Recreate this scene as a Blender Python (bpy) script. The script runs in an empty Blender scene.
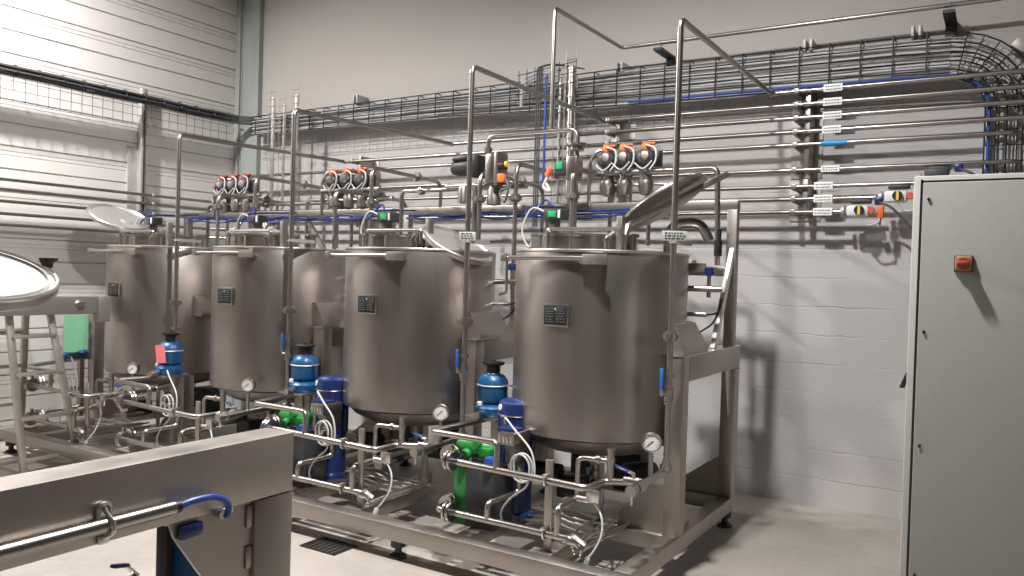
import bpy, bmesh, math, random
from mathutils import Vector, Matrix
random.seed(7)
PI = math.pi
S = bpy.context.scene
COL = S.collection
WY, LX = 6.09, -7.42            # inner faces of the block wall and of the clad wall

# ------------------------------------------------------------------ materials
def mat(name, col, rough=0.5, metal=0.0, noise=0.0, scale=(8, 8, 8), bump=0.0, bscale=60, rvar=0.0, aniso=0.0, emit=None, estr=0, coat=0):
    m = bpy.data.materials.new(name); m.use_nodes = True
    nt = m.node_tree; b = nt.nodes['Principled BSDF']
    b.inputs['Base Color'].default_value = (*col, 1)
    b.inputs['Roughness'].default_value = rough
    b.inputs['Metallic'].default_value = metal
    if aniso: b.inputs['Anisotropic'].default_value = aniso
    if coat: b.inputs['Coat Weight'].default_value = coat
    if emit:
        b.inputs['Emission Color'].default_value = (*emit, 1); b.inputs['Emission Strength'].default_value = estr
    if noise or rvar or bump:
        tc = nt.nodes.new('ShaderNodeTexCoord'); mp = nt.nodes.new('ShaderNodeMapping')
        mp.inputs['Scale'].default_value = scale
        nt.links.new(tc.outputs['Object'], mp.inputs['Vector'])
        nz = nt.nodes.new('ShaderNodeTexNoise'); nz.inputs['Scale'].default_value = 1.0; nz.inputs['Detail'].default_value = 6
        nt.links.new(mp.outputs['Vector'], nz.inputs['Vector'])
        if noise:
            mr = nt.nodes.new('ShaderNodeMapRange'); mr.inputs['To Min'].default_value = 1 - noise; mr.inputs['To Max'].default_value = 1 + noise
            mr.inputs['From Min'].default_value = 0.25; mr.inputs['From Max'].default_value = 0.75
            nt.links.new(nz.outputs['Fac'], mr.inputs['Value'])
            mx = nt.nodes.new('ShaderNodeMix'); mx.data_type = 'RGBA'; mx.blend_type = 'MULTIPLY'
            mx.inputs['Factor'].default_value = 1; mx.inputs[6].default_value = (*col, 1)
            nt.links.new(mr.outputs['Result'], mx.inputs[7]); nt.links.new(mx.outputs[2], b.inputs['Base Color'])
        if rvar:
            mr = nt.nodes.new('ShaderNodeMapRange'); mr.inputs['To Min'].default_value = max(rough - rvar, .02); mr.inputs['To Max'].default_value = rough + rvar
            mr.inputs['From Min'].default_value = 0.3; mr.inputs['From Max'].default_value = 0.7
            nt.links.new(nz.outputs['Fac'], mr.inputs['Value']); nt.links.new(mr.outputs['Result'], b.inputs['Roughness'])
        if bump:
            n2 = nt.nodes.new('ShaderNodeTexNoise'); n2.inputs['Scale'].default_value = bscale; n2.inputs['Detail'].default_value = 4
            nt.links.new(tc.outputs['Object'], n2.inputs['Vector'])
            bp = nt.nodes.new('ShaderNodeBump'); bp.inputs['Strength'].default_value = bump; bp.inputs['Distance'].default_value = 0.01
            nt.links.new(n2.outputs['Fac'], bp.inputs['Height']); nt.links.new(bp.outputs['Normal'], b.inputs['Normal'])
    return m

M = dict(
    tank=mat('tank_steel', (.43, .39, .365), .36, 1, .05, (6, 6, 1.2), rvar=.03, aniso=.45),
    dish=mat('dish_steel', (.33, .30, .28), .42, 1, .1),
    tube=mat('tube_steel', (.40, .37, .35), .3, 1),
    frame=mat('frame_steel', (.40, .365, .335), .44, 1, .08, (5, 5, 5), rvar=.07),
    bright=mat('bright_steel', (.68, .65, .62), .3, 1),
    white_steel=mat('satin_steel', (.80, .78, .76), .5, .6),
    zinc=mat('zinc', (.46, .445, .43), .5, .45, .1, (30, 30, 30)),
    column=mat('column_paint', (.34, .36, .35), .55, 0, .12, (6, 6, 2)),
    cable=mat('cable_grey', (.46, .46, .46), .5),
    cable_d=mat('cable_dark', (.06, .06, .065), .5),
    wire=mat('tray_wire', (.03, .03, .033), .5, .3),
    meshw=mat('mesh_wire', (.30, .28, .26), .45, .8),
    blue=mat('pot_blue', (.008, .085, .23), .36, 0, .08, coat=.2),
    navy=mat('motor_blue', (.009, .026, .125), .3, 0, .08, coat=.3),
    hose_b=mat('hose_blue', (.03, .075, .36), .38),
    lever=mat('lever_blue', (.01, .11, .36), .4),
    green=mat('pump_green', (.015, .22, .035), .38),
    led=mat('indicator_green', (.02, .38, .12), .3),
    black=mat('black_plastic', (.012, .012, .013), .42),
    dark=mat('dark_grey', (.035, .036, .04), .5),
    grey=mat('motor_grey', (.10, .10, .11), .4, .3),
    white=mat('white_plastic', (.75, .75, .74), .4),
    hose_w=mat('hose_white', (.48, .48, .465), .4),
    orange=mat('orange_plastic', (.75, .16, .03), .4),
    red=mat('red_plastic', (.62, .10, .06), .4),
    yellow=mat('yellow_plastic', (.80, .55, .08), .4),
    swplate=mat('switch_plate', (.33, .17, .07), .4),
    swknob=mat('switch_handle', (.32, .05, .03), .35),
    pink=mat('pink_card', (.90, .22, .25), .6),
    gsheet=mat('green_sheet', (.17, .42, .25), .5),
    tape=mat('blue_tape', (.02, .32, .62), .5),
    ink=mat('ink', (.03, .03, .03), .6),
    ink2=mat('plate_black', (.008, .008, .009), .75),
    hose_n=mat('hose_dark_blue', (.015, .035, .17), .4),
    deck=mat('platform_grey', (.30, .28, .26), .5, .5),
    tagm=mat('tag_metal', (.50, .50, .485), .5, .2),
    inkg=mat('plate_ink', (.11, .12, .12), .6),
    label=mat('label_white', (.82, .82, .80), .5),
    cab=mat('cabinet_grey', (.285, .285, .272), .42, 0, .03, (40, 40, 40), bump=.12, bscale=420),
    cabrim=mat('cabinet_rim', (.43, .43, .415), .4),
    alu=mat('ladder_aluminium', (.52, .49, .45), .45, .9, .08),
    dial=mat('dial_white', (.72, .71, .68), .4),
    lid=mat('lid_steel', (.50, .475, .46), .45, .8, .05, (8, 8, 8), rvar=.05),
    lamp=mat('lamp_glow', (1, 1, 1), .5, emit=(1, .95, .88), estr=9),
)

def concrete():
    m = bpy.data.materials.new('concrete_floor'); m.use_nodes = True
    nt = m.node_tree; b = nt.nodes['Principled BSDF']; L = nt.links.new
    tc = nt.nodes.new('ShaderNodeTexCoord')
    n1 = nt.nodes.new('ShaderNodeTexNoise'); n1.inputs['Scale'].default_value = 1.3; n1.inputs['Detail'].default_value = 8; n1.inputs['Roughness'].default_value = .62
    n2 = nt.nodes.new('ShaderNodeTexNoise'); n2.inputs['Scale'].default_value = 26; n2.inputs['Detail'].default_value = 6
    for n in (n1, n2): L(tc.outputs['Object'], n.inputs['Vector'])
    r1 = nt.nodes.new('ShaderNodeValToRGB')
    r1.color_ramp.elements[0].position = .3; r1.color_ramp.elements[0].color = (.30, .27, .24, 1)
    r1.color_ramp.elements[1].position = .7; r1.color_ramp.elements[1].color = (.44, .40, .36, 1)
    L(n1.outputs['Fac'], r1.inputs['Fac'])
    mr = nt.nodes.new('ShaderNodeMapRange'); mr.inputs['To Min'].default_value = .86; mr.inputs['To Max'].default_value = 1.1
    L(n2.outputs['Fac'], mr.inputs['Value'])
    mx = nt.nodes.new('ShaderNodeMix'); mx.data_type = 'RGBA'; mx.blend_type = 'MULTIPLY'; mx.inputs['Factor'].default_value = 1
    L(r1.outputs['Color'], mx.inputs[6]); L(mr.outputs['Result'], mx.inputs[7]); L(mx.outputs[2], b.inputs['Base Color'])
    b.inputs['Roughness'].default_value = .52
    bp = nt.nodes.new('ShaderNodeBump'); bp.inputs['Strength'].default_value = .12; bp.inputs['Distance'].default_value = .01
    L(n2.outputs['Fac'], bp.inputs['Height']); L(bp.outputs['Normal'], b.inputs['Normal'])
    return m

def blockwall():
    m = bpy.data.materials.new('painted_block_wall'); m.use_nodes = True
    nt = m.node_tree; b = nt.nodes['Principled BSDF']; L = nt.links.new
    tc = nt.nodes.new('ShaderNodeTexCoord'); mp = nt.nodes.new('ShaderNodeMapping')
    mp.inputs['Rotation'].default_value = (-PI / 2, 0, 0)
    L(tc.outputs['Object'], mp.inputs['Vector'])
    # a little waviness keeps the courses from looking ruled
    nw = nt.nodes.new('ShaderNodeTexNoise'); nw.inputs['Scale'].default_value = 6; nw.inputs['Detail'].default_value = 5
    L(tc.outputs['Object'], nw.inputs['Vector'])
    wv = nt.nodes.new('ShaderNodeMix'); wv.data_type = 'VECTOR'; wv.inputs['Factor'].default_value = .036
    L(mp.outputs['Vector'], wv.inputs[4]); L(nw.outputs['Color'], wv.inputs[5])
    br = nt.nodes.new('ShaderNodeTexBrick')
    br.inputs['Scale'].default_value = 1; br.inputs['Brick Width'].default_value = 40; br.inputs['Row Height'].default_value = .2
    br.inputs['Mortar Size'].default_value = .005; br.inputs['Mortar Smooth'].default_value = .6
    br.inputs['Color1'].default_value = (1, 1, 1, 1); br.inputs['Color2'].default_value = (1, 1, 1, 1); br.inputs['Mortar'].default_value = (0, 0, 0, 1)
    L(wv.outputs[1], br.inputs['Vector'])
    n1 = nt.nodes.new('ShaderNodeTexNoise'); n1.inputs['Scale'].default_value = 1.1; n1.inputs['Detail'].default_value = 7
    n2 = nt.nodes.new('ShaderNodeTexNoise'); n2.inputs['Scale'].default_value = 38; n2.inputs['Detail'].default_value = 5
    n3 = nt.nodes.new('ShaderNodeTexNoise'); n3.inputs['Scale'].default_value = 2.2; n3.inputs['Detail'].default_value = 3
    for n in (n1, n2, n3): L(tc.outputs['Object'], n.inputs['Vector'])
    # paint colour: cooler white below 2.3 m, a warmer beige tone above
    sp = nt.nodes.new('ShaderNodeSeparateXYZ'); L(tc.outputs['Object'], sp.inputs['Vector'])
    hr = nt.nodes.new('ShaderNodeMapRange'); hr.inputs['From Min'].default_value = 2.95; hr.inputs['From Max'].default_value = 3.15
    L(sp.outputs['Z'], hr.inputs['Value'])
    mh = nt.nodes.new('ShaderNodeMix'); mh.data_type = 'RGBA'
    mh.inputs[6].default_value = (.505, .487, .485, 1); mh.inputs[7].default_value = (.50, .465, .44, 1)
    L(hr.outputs['Result'], mh.inputs['Factor'])
    mr = nt.nodes.new('ShaderNodeMapRange'); mr.inputs['To Min'].default_value = .93; mr.inputs['To Max'].default_value = 1.05
    L(n1.outputs['Fac'], mr.inputs['Value'])
    mx = nt.nodes.new('ShaderNodeMix'); mx.data_type = 'RGBA'; mx.blend_type = 'MULTIPLY'; mx.inputs['Factor'].default_value = 1
    L(mh.outputs[2], mx.inputs[6]); L(mr.outputs['Result'], mx.inputs[7]); L(mx.outputs[2], b.inputs['Base Color'])
    b.inputs['Roughness'].default_value = .6
    # joints show only in places, where the paint did not fill them
    st = nt.nodes.new('ShaderNodeMapRange'); st.inputs['From Min'].default_value = .42; st.inputs['From Max'].default_value = .62
    L(n3.outputs['Fac'], st.inputs['Value'])
    iv = nt.nodes.new('ShaderNodeMath'); iv.operation = 'SUBTRACT'; iv.inputs[0].default_value = 1; L(br.outputs['Color'], iv.inputs[1])
    mu = nt.nodes.new('ShaderNodeMath'); mu.operation = 'MULTIPLY'; L(iv.outputs[0], mu.inputs[0]); L(st.outputs['Result'], mu.inputs[1])
    lo = nt.nodes.new('ShaderNodeMath'); lo.operation = 'SUBTRACT'; lo.inputs[0].default_value = 1; L(hr.outputs['Result'], lo.inputs[1])
    m2 = nt.nodes.new('ShaderNodeMath'); m2.operation = 'MULTIPLY'; L(mu.outputs[0], m2.inputs[0]); L(lo.outputs[0], m2.inputs[1])
    hs = nt.nodes.new('ShaderNodeMath'); hs.operation = 'MULTIPLY_ADD'; hs.inputs[1].default_value = -1.0
    L(m2.outputs[0], hs.inputs[0])
    sc = nt.nodes.new('ShaderNodeMath'); sc.operation = 'MULTIPLY'; sc.inputs[1].default_value = .45; L(n2.outputs['Fac'], sc.inputs[0])
    L(sc.outputs[0], hs.inputs[2])
    bp = nt.nodes.new('ShaderNodeBump'); bp.inputs['Strength'].default_value = .7; bp.inputs['Distance'].default_value = .007
    L(hs.outputs[0], bp.inputs['Height']); L(bp.outputs['Normal'], b.inputs['Normal'])
    return m
M['floor'] = concrete(); M['block'] = blockwall()
M['clad'] = mat('cladding', (.74, .715, .69), .42, .1, .03, (2, 60, 60))
M['plain'] = mat('plain_wall', (.24, .23, .22), .7)
M['ceil'] = mat('ceiling_sheet', (.13, .125, .12), .7)

# ------------------------------------------------------------------ mesh builder
def fillet(pts, rad, n=6):
    pts = [Vector(p) for p in pts]
    out = [pts[0]]
    for i in range(1, len(pts) - 1):
        a, p, c = pts[i - 1], pts[i], pts[i + 1]
        u, v = (a - p), (c - p)
        lu, lv = u.length, v.length
        if lu < 1e-6 or lv < 1e-6: continue
        u /= lu; v /= lv
        ang = u.angle(v, PI)
        if ang > PI - .02: out.append(p); continue
        t = min(rad / math.tan(ang / 2), lu * .48, lv * .48)
        p0, p1 = p + u * t, p + v * t
        for k in range(n + 1):
            s = k / n
            out.append((p0 * (1 - s) + p * s) * (1 - s) + (p * (1 - s) + p1 * s) * s)
    out.append(pts[-1])
    return out

def spline(pts, n=8):
    P = [Vector(p) for p in pts]; P = [P[0]] + P + [P[-1]]; o = []
    for i in range(1, len(P) - 2):
        for k in range(n):
            t = k / n; a, b, c, d = P[i - 1:i + 3]
            o.append(.5 * ((2 * b) + (c - a) * t + (2 * a - 5 * b + 4 * c - d) * t * t + (3 * b - a - 3 * c + d) * t ** 3))
    o.append(P[-2]); return o

class MB:
    def __init__(s): s.bm = bmesh.new()
    def box(s, x0, x1, y0, y1, z0, z1, bev=0.0):
        return s.obox(((x0 + x1) / 2, (y0 + y1) / 2, (z0 + z1) / 2), (abs(x1 - x0), abs(y1 - y0), abs(z1 - z0)), None, bev)
    def obox(s, c, size, rot=None, bev=0.0):
        r = bmesh.ops.create_cube(s.bm, size=1.0)
        m = Matrix.Translation(Vector(c)) @ (rot.to_4x4() if rot is not None else Matrix.Identity(4)) @ Matrix.Diagonal((*size, 1))
        bmesh.ops.transform(s.bm, matrix=m, verts=r['verts'])
        if bev:
            es = list({e for v in r['verts'] for e in v.link_edges})
            bmesh.ops.bevel(s.bm, geom=es, offset=min(bev, min(size) * .45), segments=2, profile=.5, affect='EDGES')
        return s
    def bar(s, a, b, w, d, up=(0, 0, 1), bev=0.0):
        a, b = Vector(a), Vector(b); z = (b - a); l = z.length; z /= l
        u = Vector(up)
        if abs(u.dot(z)) > .98: u = Vector((0, 1, 0))
        x = u.cross(z).normalized(); y = z.cross(x)
        return s.obox((a + b) / 2, (w, d, l), Matrix((x, y, z)).transposed(), bev)
    def tube(s, pts, r, seg=12, bend=None, closed=False, cap=True):
        pts = [Vector(p) for p in pts]
        if bend: pts = fillet(pts, bend)
        q = [pts[0]]
        for p in pts[1:]:
            if (p - q[-1]).length > 1e-5: q.append(p)
        pts = q; n = len(pts)
        if closed and (pts[0] - pts[-1]).length < 1e-4: pts.pop(); n -= 1
        rings = []; nrm = None
        for i, p in enumerate(pts):
            if closed: t = (pts[(i + 1) % n] - pts[i - 1])
            else: t = (pts[min(i + 1, n - 1)] - pts[max(i - 1, 0)])
            t.normalize()
            if nrm is None:
                nrm = t.orthogonal().normalized()
            else:
                nrm = (nrm - t * nrm.dot(t))
                nrm = nrm.normalized() if nrm.length > 1e-6 else t.orthogonal().normalized()
            b = t.cross(nrm)
            rr = r[i] if isinstance(r, (list, tuple)) else r
            rings.append([s.bm.verts.new(p + (nrm * math.cos(2 * PI * k / seg) + b * math.sin(2 * PI * k / seg)) * rr) for k in range(seg)])
        m = n if closed else n - 1
        for i in range(m):
            A, B = rings[i], rings[(i + 1) % n]
            for k in range(seg):
                s.bm.faces.new((A[k], A[(k + 1) % seg], B[(k + 1) % seg], B[k]))
        if cap and not closed:
            s.bm.faces.new(rings[0][::-1]); s.bm.faces.new(rings[-1])
        return s
    def cyl(s, a, b, r, r2=None, seg=20):
        return s.tube([a, b], [r, r if r2 is None else r2], seg)
    def lathe(s, prof, c, axis=(0, 0, 1), seg=32):
        ax = Vector(axis).normalized(); x = ax.orthogonal().normalized(); y = ax.cross(x); c = Vector(c)
        rings = []
        for rr, h in prof:
            if rr < 1e-5: rings.append([s.bm.verts.new(c + ax * h)])
            else: rings.append([s.bm.verts.new(c + ax * h + (x * math.cos(2 * PI * k / seg) + y * math.sin(2 * PI * k / seg)) * rr) for k in range(seg)])
        for A, B in zip(rings, rings[1:]):
            for k in range(seg):
                k2 = (k + 1) % seg
                if len(A) == 1 and len(B) == 1: break
                if len(A) == 1: s.bm.faces.new((A[0], B[k2], B[k]))
                elif len(B) == 1: s.bm.faces.new((A[k], A[k2], B[0]))
                else: s.bm.faces.new((A[k], A[k2], B[k2], B[k]))
        for R, fl in ((rings[0], True), (rings[-1], False)):
            if len(R) > 1: s.bm.faces.new(R[::-1] if fl else R)
        return s
    def prism(s, poly, o, u, v, depth):
        o, u, v = Vector(o), Vector(u), Vector(v); n = u.cross(v).normalized() * depth
        A = [s.bm.verts.new(o + u * a + v * b) for a, b in poly]
        B = [s.bm.verts.new(w.co + n) for w in A]
        k = len(A)
        s.bm.faces.new(A[::-1]); s.bm.faces.new(B)
        for i in range(k): s.bm.faces.new((A[i], A[(i + 1) % k], B[(i + 1) % k], B[i]))
        return s
    def ball(s, c, r, sq=(1, 1, 1), seg=16):
        m = Matrix.Translation(Vector(c)) @ Matrix.Diagonal((*sq, 1))
        bmesh.ops.create_uvsphere(s.bm, u_segments=seg, v_segments=seg // 2 + 2, radius=r, matrix=m); return s
    def torus(s, c, R, r, axis=(0, 0, 1), seg=28, ts=8):
        ax = Vector(axis).normalized(); x = ax.orthogonal().normalized(); y = ax.cross(x); c = Vector(c)
        return s.tube([c + (x * math.cos(2 * PI * k / seg) + y * math.sin(2 * PI * k / seg)) * R for k in range(seg)], r, ts, closed=True)
    def out(s, name, m, parent=None, kind=None, label=None, angle=35):
        bmesh.ops.recalc_face_normals(s.bm, faces=s.bm.faces[:])
        me = bpy.data.meshes.new(name); s.bm.to_mesh(me); s.bm.free()
        me.materials.append(M[m] if isinstance(m, str) else m)
        me.shade_smooth()
        try: me.set_sharp_from_angle(angle=math.radians(angle))
        except Exception: pass
        o = bpy.data.objects.new(name, me); COL.objects.link(o)
        if parent is not None: attach(o, parent)
        if kind: o['kind'] = kind
        if label: o['label'] = label
        return o

def world_origin(p):
    v = Vector((0, 0, 0))
    while p is not None:
        v += Vector(p.location); p = p.parent
    return v
def attach(o, p):
    o.parent = p
    L = OFF.get(p.name, Vector((0, 0, 0)))
    o.matrix_parent_inverse = Matrix.Translation(-L)
    OFF[o.name] = Vector((0, 0, 0))
OFF = {}
def thing(name, label, cat, loc, group=None):
    o = bpy.data.objects.new(name, None); COL.objects.link(o)
    o.location = loc; o.empty_display_size = .1
    OFF[o.name] = Vector(loc)
    o['label'] = label; o['category'] = cat
    if group: o['group'] = group
    return o
def tag(o, label, cat, group=None, kind=None):
    o['label'] = label; o['category'] = cat
    if group: o['group'] = group
    if kind: o['kind'] = kind
    return o
X, Y, Z = Vector((1, 0, 0)), Vector((0, 1, 0)), Vector((0, 0, 1))

# ------------------------------------------------------------------ the room
def structure(name, mb, m):
    return mb.out(name, m, kind='structure')
structure('floor', MB().box(-7.7, 6, -5.2, 6.3, -.15, 0), 'floor')
structure('wall_back', MB().box(-7.7, 6, WY, WY + .2, 0, 6.6), 'block')
structure('wall_front', MB().box(-7.7, 6, -5.2, -5.0, 0, 6.6), 'plain')
structure('wall_right', MB().box(5.8, 6.0, -5.2, 6.3, 0, 6.6), 'plain')
structure('ceiling', MB().box(-7.7, 6, -5.2, 6.3, 6.6, 6.75), 'ceil')
# the clad wall: broad trays with narrow grooves between them, and two fine lines in every second tray
prof = []; z = 0.0; k = 0
while z < 6.6:
    zt = min(z + .2, 6.6)
    prof += [(0, z), (0, z + .006)]
    if k % 2 == 0:
        for d in (.105, .14): prof += [(0, z + d), (-.007, z + d + .003), (-.007, z + d + .006), (0, z + d + .009)]
    prof += [(0, zt - .016), (-.022, zt - .012), (-.022, zt - .003)]
    z += .2; k += 1
prof += [(0, 6.6), (-.2, 6.6), (-.2, 0)]
structure('wall_left', MB().prism([(a, b) for a, b in prof], (LX, 6.09, 0), X, Z, 11.1), 'clad')
mb = MB()   # H column in the corner, nearly flush with the block wall
mb.box(LX, LX + .07, WY - .075, WY, 0, 6.6); mb.box(LX + .07, LX + .36, WY - .05, WY, 0, 6.6); mb.box(LX + .075, LX + .09, WY - .058, WY - .05, 0, 6.6); mb.box(LX + .33, LX + .36, WY - .06, WY - .05, 0, 6.6)
structure('corner_pillar', mb, 'column')

# ------------------------------------------------------------------ lamps (high bays over the aisle, one more added for tank reflections)
def high_bay(x, y, z, label, power, size, spread=160, col=(1, .975, .95)):
    t = thing('high_bay_lamp', label, 'lamp', (x, y, z), 'high bay lamps')
    MB().lathe([(0, .3), (.06, .3), (.09, .16), (.23, .10), (.25, .04), (.25, 0), (.22, 0), (.22, .03), (0, .03)], (x, y, z), seg=28).out('lamp_housing', 'dark', t)
    MB().cyl((x, y, z + .3), (x, y, 6.6), .012, seg=8).out('hanger', 'zinc', t)
    MB().cyl((x, y, z + .012), (x, y, z + .028), .215, seg=28).out('lens', 'lamp', t)
    l = bpy.data.lights.new('high_bay_light', 'AREA'); l.shape = 'DISK'; l.size = size; l.energy = power; l.spread = math.radians(spread); l.color = col
    o = bpy.data.objects.new('high_bay_light', l); COL.objects.link(o); o.location = (x, y, z - .01)
    return o

# ------------------------------------------------------------------ skids
def skid_frame(xl, xr, xm, label, bars, brace):
    t = thing('skid_frame', label, 'frame', ((xl + xr) / 2, 4.3, 0), 'tank skids')
    w = .09
    MB().box(xl, xr, 3.43, 3.53, .11, .2, .006).out('front_beam', 'frame', t)
    MB().box(xl, xr, 5.15, 5.25, .11, .2, .006).out('rear_beam', 'frame', t)
    MB().box(xl + w, xr - w, 4.17, 4.26, .11, .198, .006).out('middle_beam', 'frame', t)
    for x in (xl, xr - w):
        MB().box(x, x + w, 3.53, 5.15, .11, .2, .006).out('side_beam', 'frame', t)
    for n_, x in enumerate(bars):
        MB().box(x - .04, x + .05, 3.53, 4.17, .12, .2, .004).out('cross_beam', 'frame', t)
        if n_ % 2 == 0: MB().box(x - .022, x + .022, 3.575, 3.587, .2, .665, .003).out('support_bar', 'frame', t)
        if n_ % 2 == 0: MB().box(x - .022, x + .022, 4.19, 4.2, .2, .6, .003).out('support_bar', 'frame', t)
    for x in (xl + .05, (xl + xr) / 2, xr - .05):
        for y in (3.5, 5.2):
            MB().lathe([(.05, 0), (.05, .012), (.02, .03), (.02, .06), (.042, .062), (.042, .112)], (x, y, 0), seg=16).out('foot', 'dark', t)
    for xa, xb in ((xl, xl + w), (xm, xm + .075), (xr - w, xr)):
        MB().box(xa, xb, 4.17, 4.27, .2, 1.18, .005).out('post', 'frame', t)
        MB().box(xa, xb, 5.15, 5.25, .2, 1.04, .005).out('post', 'frame', t)
        MB().box(xa, xb, 4.272, 5.25, 1.04, 1.18, .005).out('upper_beam', 'frame', t)
        MB().box(xa - .004, xb + .004, 4.165, 5.25, 1.181, 1.186).out('top_plate', 'bright', t)
        g = MB()
        for q in range(5): g.cyl((xb - .001, 5.165 + q * .02, 1.03), (xb + .006, 5.165 + q * .02, 1.03), .006, seg=8)
        g.prism([(0, 0), (-.10, 0), (-.012, -.30), (0, -.30)], (xb - .03, 5.15, 1.04), Y, Z, -.008); g.out('gusset_plate', 'white_steel', t)
        MB().prism([(0, 0), (-.29, 0), (-.29, .065), (-.11, .25), (0, .25)], (xa, 4.235, .2), X, Z, .01).out('base_gusset', 'frame', t)
        MB().prism([(0, 0), (.2, 0), (.18, .06), (.05, .22), (0, .23)], (xb - .05, 4.27, .2), Y, Z, .01).out('base_gusset', 'frame', t)
        MB().prism([(0, 0), (-.36, 0), (-.02, .25), (0, .25)], (xa, 5.2, .2), X, Z, .01).out('base_gusset', 'frame', t)
        MB().box(xa + .012, xb - .012, 5.12, 5.18, 1.18, 2.06, .004).out('upright', 'dish', t)  # uprights and top rail: darker steel than the frame carries their shade
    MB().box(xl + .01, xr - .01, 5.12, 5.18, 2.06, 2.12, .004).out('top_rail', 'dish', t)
    if brace:
        MB().bar((xr - .04, 4.80, 1.18), (xr - .04, 5.16, 1.83), .055, .03, up=(1, 0, 0), bev=.004).out('brace', 'white_steel', t, label='pale diagonal brace')  # paler steel puts the light on its face into the colour
        MB().prism([(0, 0), (.3, 0), (.3, .05), (0, .05)], (xr - .34, 4.62, 1.65), X, Z, .03).out('cross_arm', 'frame', t)
    else:
        MB().bar((xm + .4, 5.15, 2.06), (xm + .75, 5.15, 1.62), .04, .03, up=(0, 1, 0)).out('brace', 'frame', t)
    return t
SKB = skid_frame(-4.24, -1.47, -2.9, 'welded steel skid frame carrying two tanks, with a pale diagonal brace at its end', (-1.95, -2.44, -3.22, -3.78), True)
SKA = skid_frame(-7.05, -4.33, -5.76, 'welded steel skid frame carrying two tanks, ending beside the clad wall', (-4.72, -5.3, -6.05, -6.62), False)

# ------------------------------------------------------------------ tanks
TR, TY, ZB, ZT = .51, 4.37, .70, 1.75
def text_rows(mb, x0, x1, zs, h, y, gap=.006, lo=.008, hi=.022):
    for zz in zs:
        x = x0
        while x < x1 - lo:
            w = random.uniform(lo, hi); mb.box(x, min(x + w, x1), y - .0012, y, zz, zz + h); x += w + gap
    return mb

def make_lid(t, c, n, r, inner=True):
    """round lid: c centre, n normal of the face turned to the room; inner: the flat side with its double rim, else the domed side"""
    n = Vector(n).normalized(); c = Vector(c)
    x = (X - n * n.x).normalized(); y = n.cross(x)
    if inner:
        lid = MB().lathe([(0, -.004), (r * .8, .0), (r * .87, .001), (r * .885, .008), (r * .905, .008), (r * .92, .001), (r * .945, .002), (r * .96, .009), (r * .99, .008), (r, 0), (r, -.022), (r * .95, -.03), (r * .6, -.05), (0, -.06)], c, n, 64).out('lid', 'lid', t)
        MB().torus(c + n * .004, r * .985, .007, n, 64).out('lid_rim', 'bright', lid)
        MB().lathe([(0, .006), (.05, .005), (.06, 0)], c + x * r * .3 + y * r * .1, n, 24).out('lid_boss', 'lid', lid)
    else:
        lid = MB().lathe([(0, .012), (r * .5, .010), (r * .85, .004), (r * .95, 0), (r, -.002), (r, -.02), (r * .96, -.024), (r * .92, -.018), (0, -.012)], c, n, 64).out('lid', 'dish', t)
        MB().torus(c - n * .012, r * .985, .007, n, 64).out('lid_rim', 'bright', lid)
        MB().torus(c + n * .009 - x * .08, r * .24, .005, n, 32).out('lid_ring', 'tube', lid)
    return lid

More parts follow.
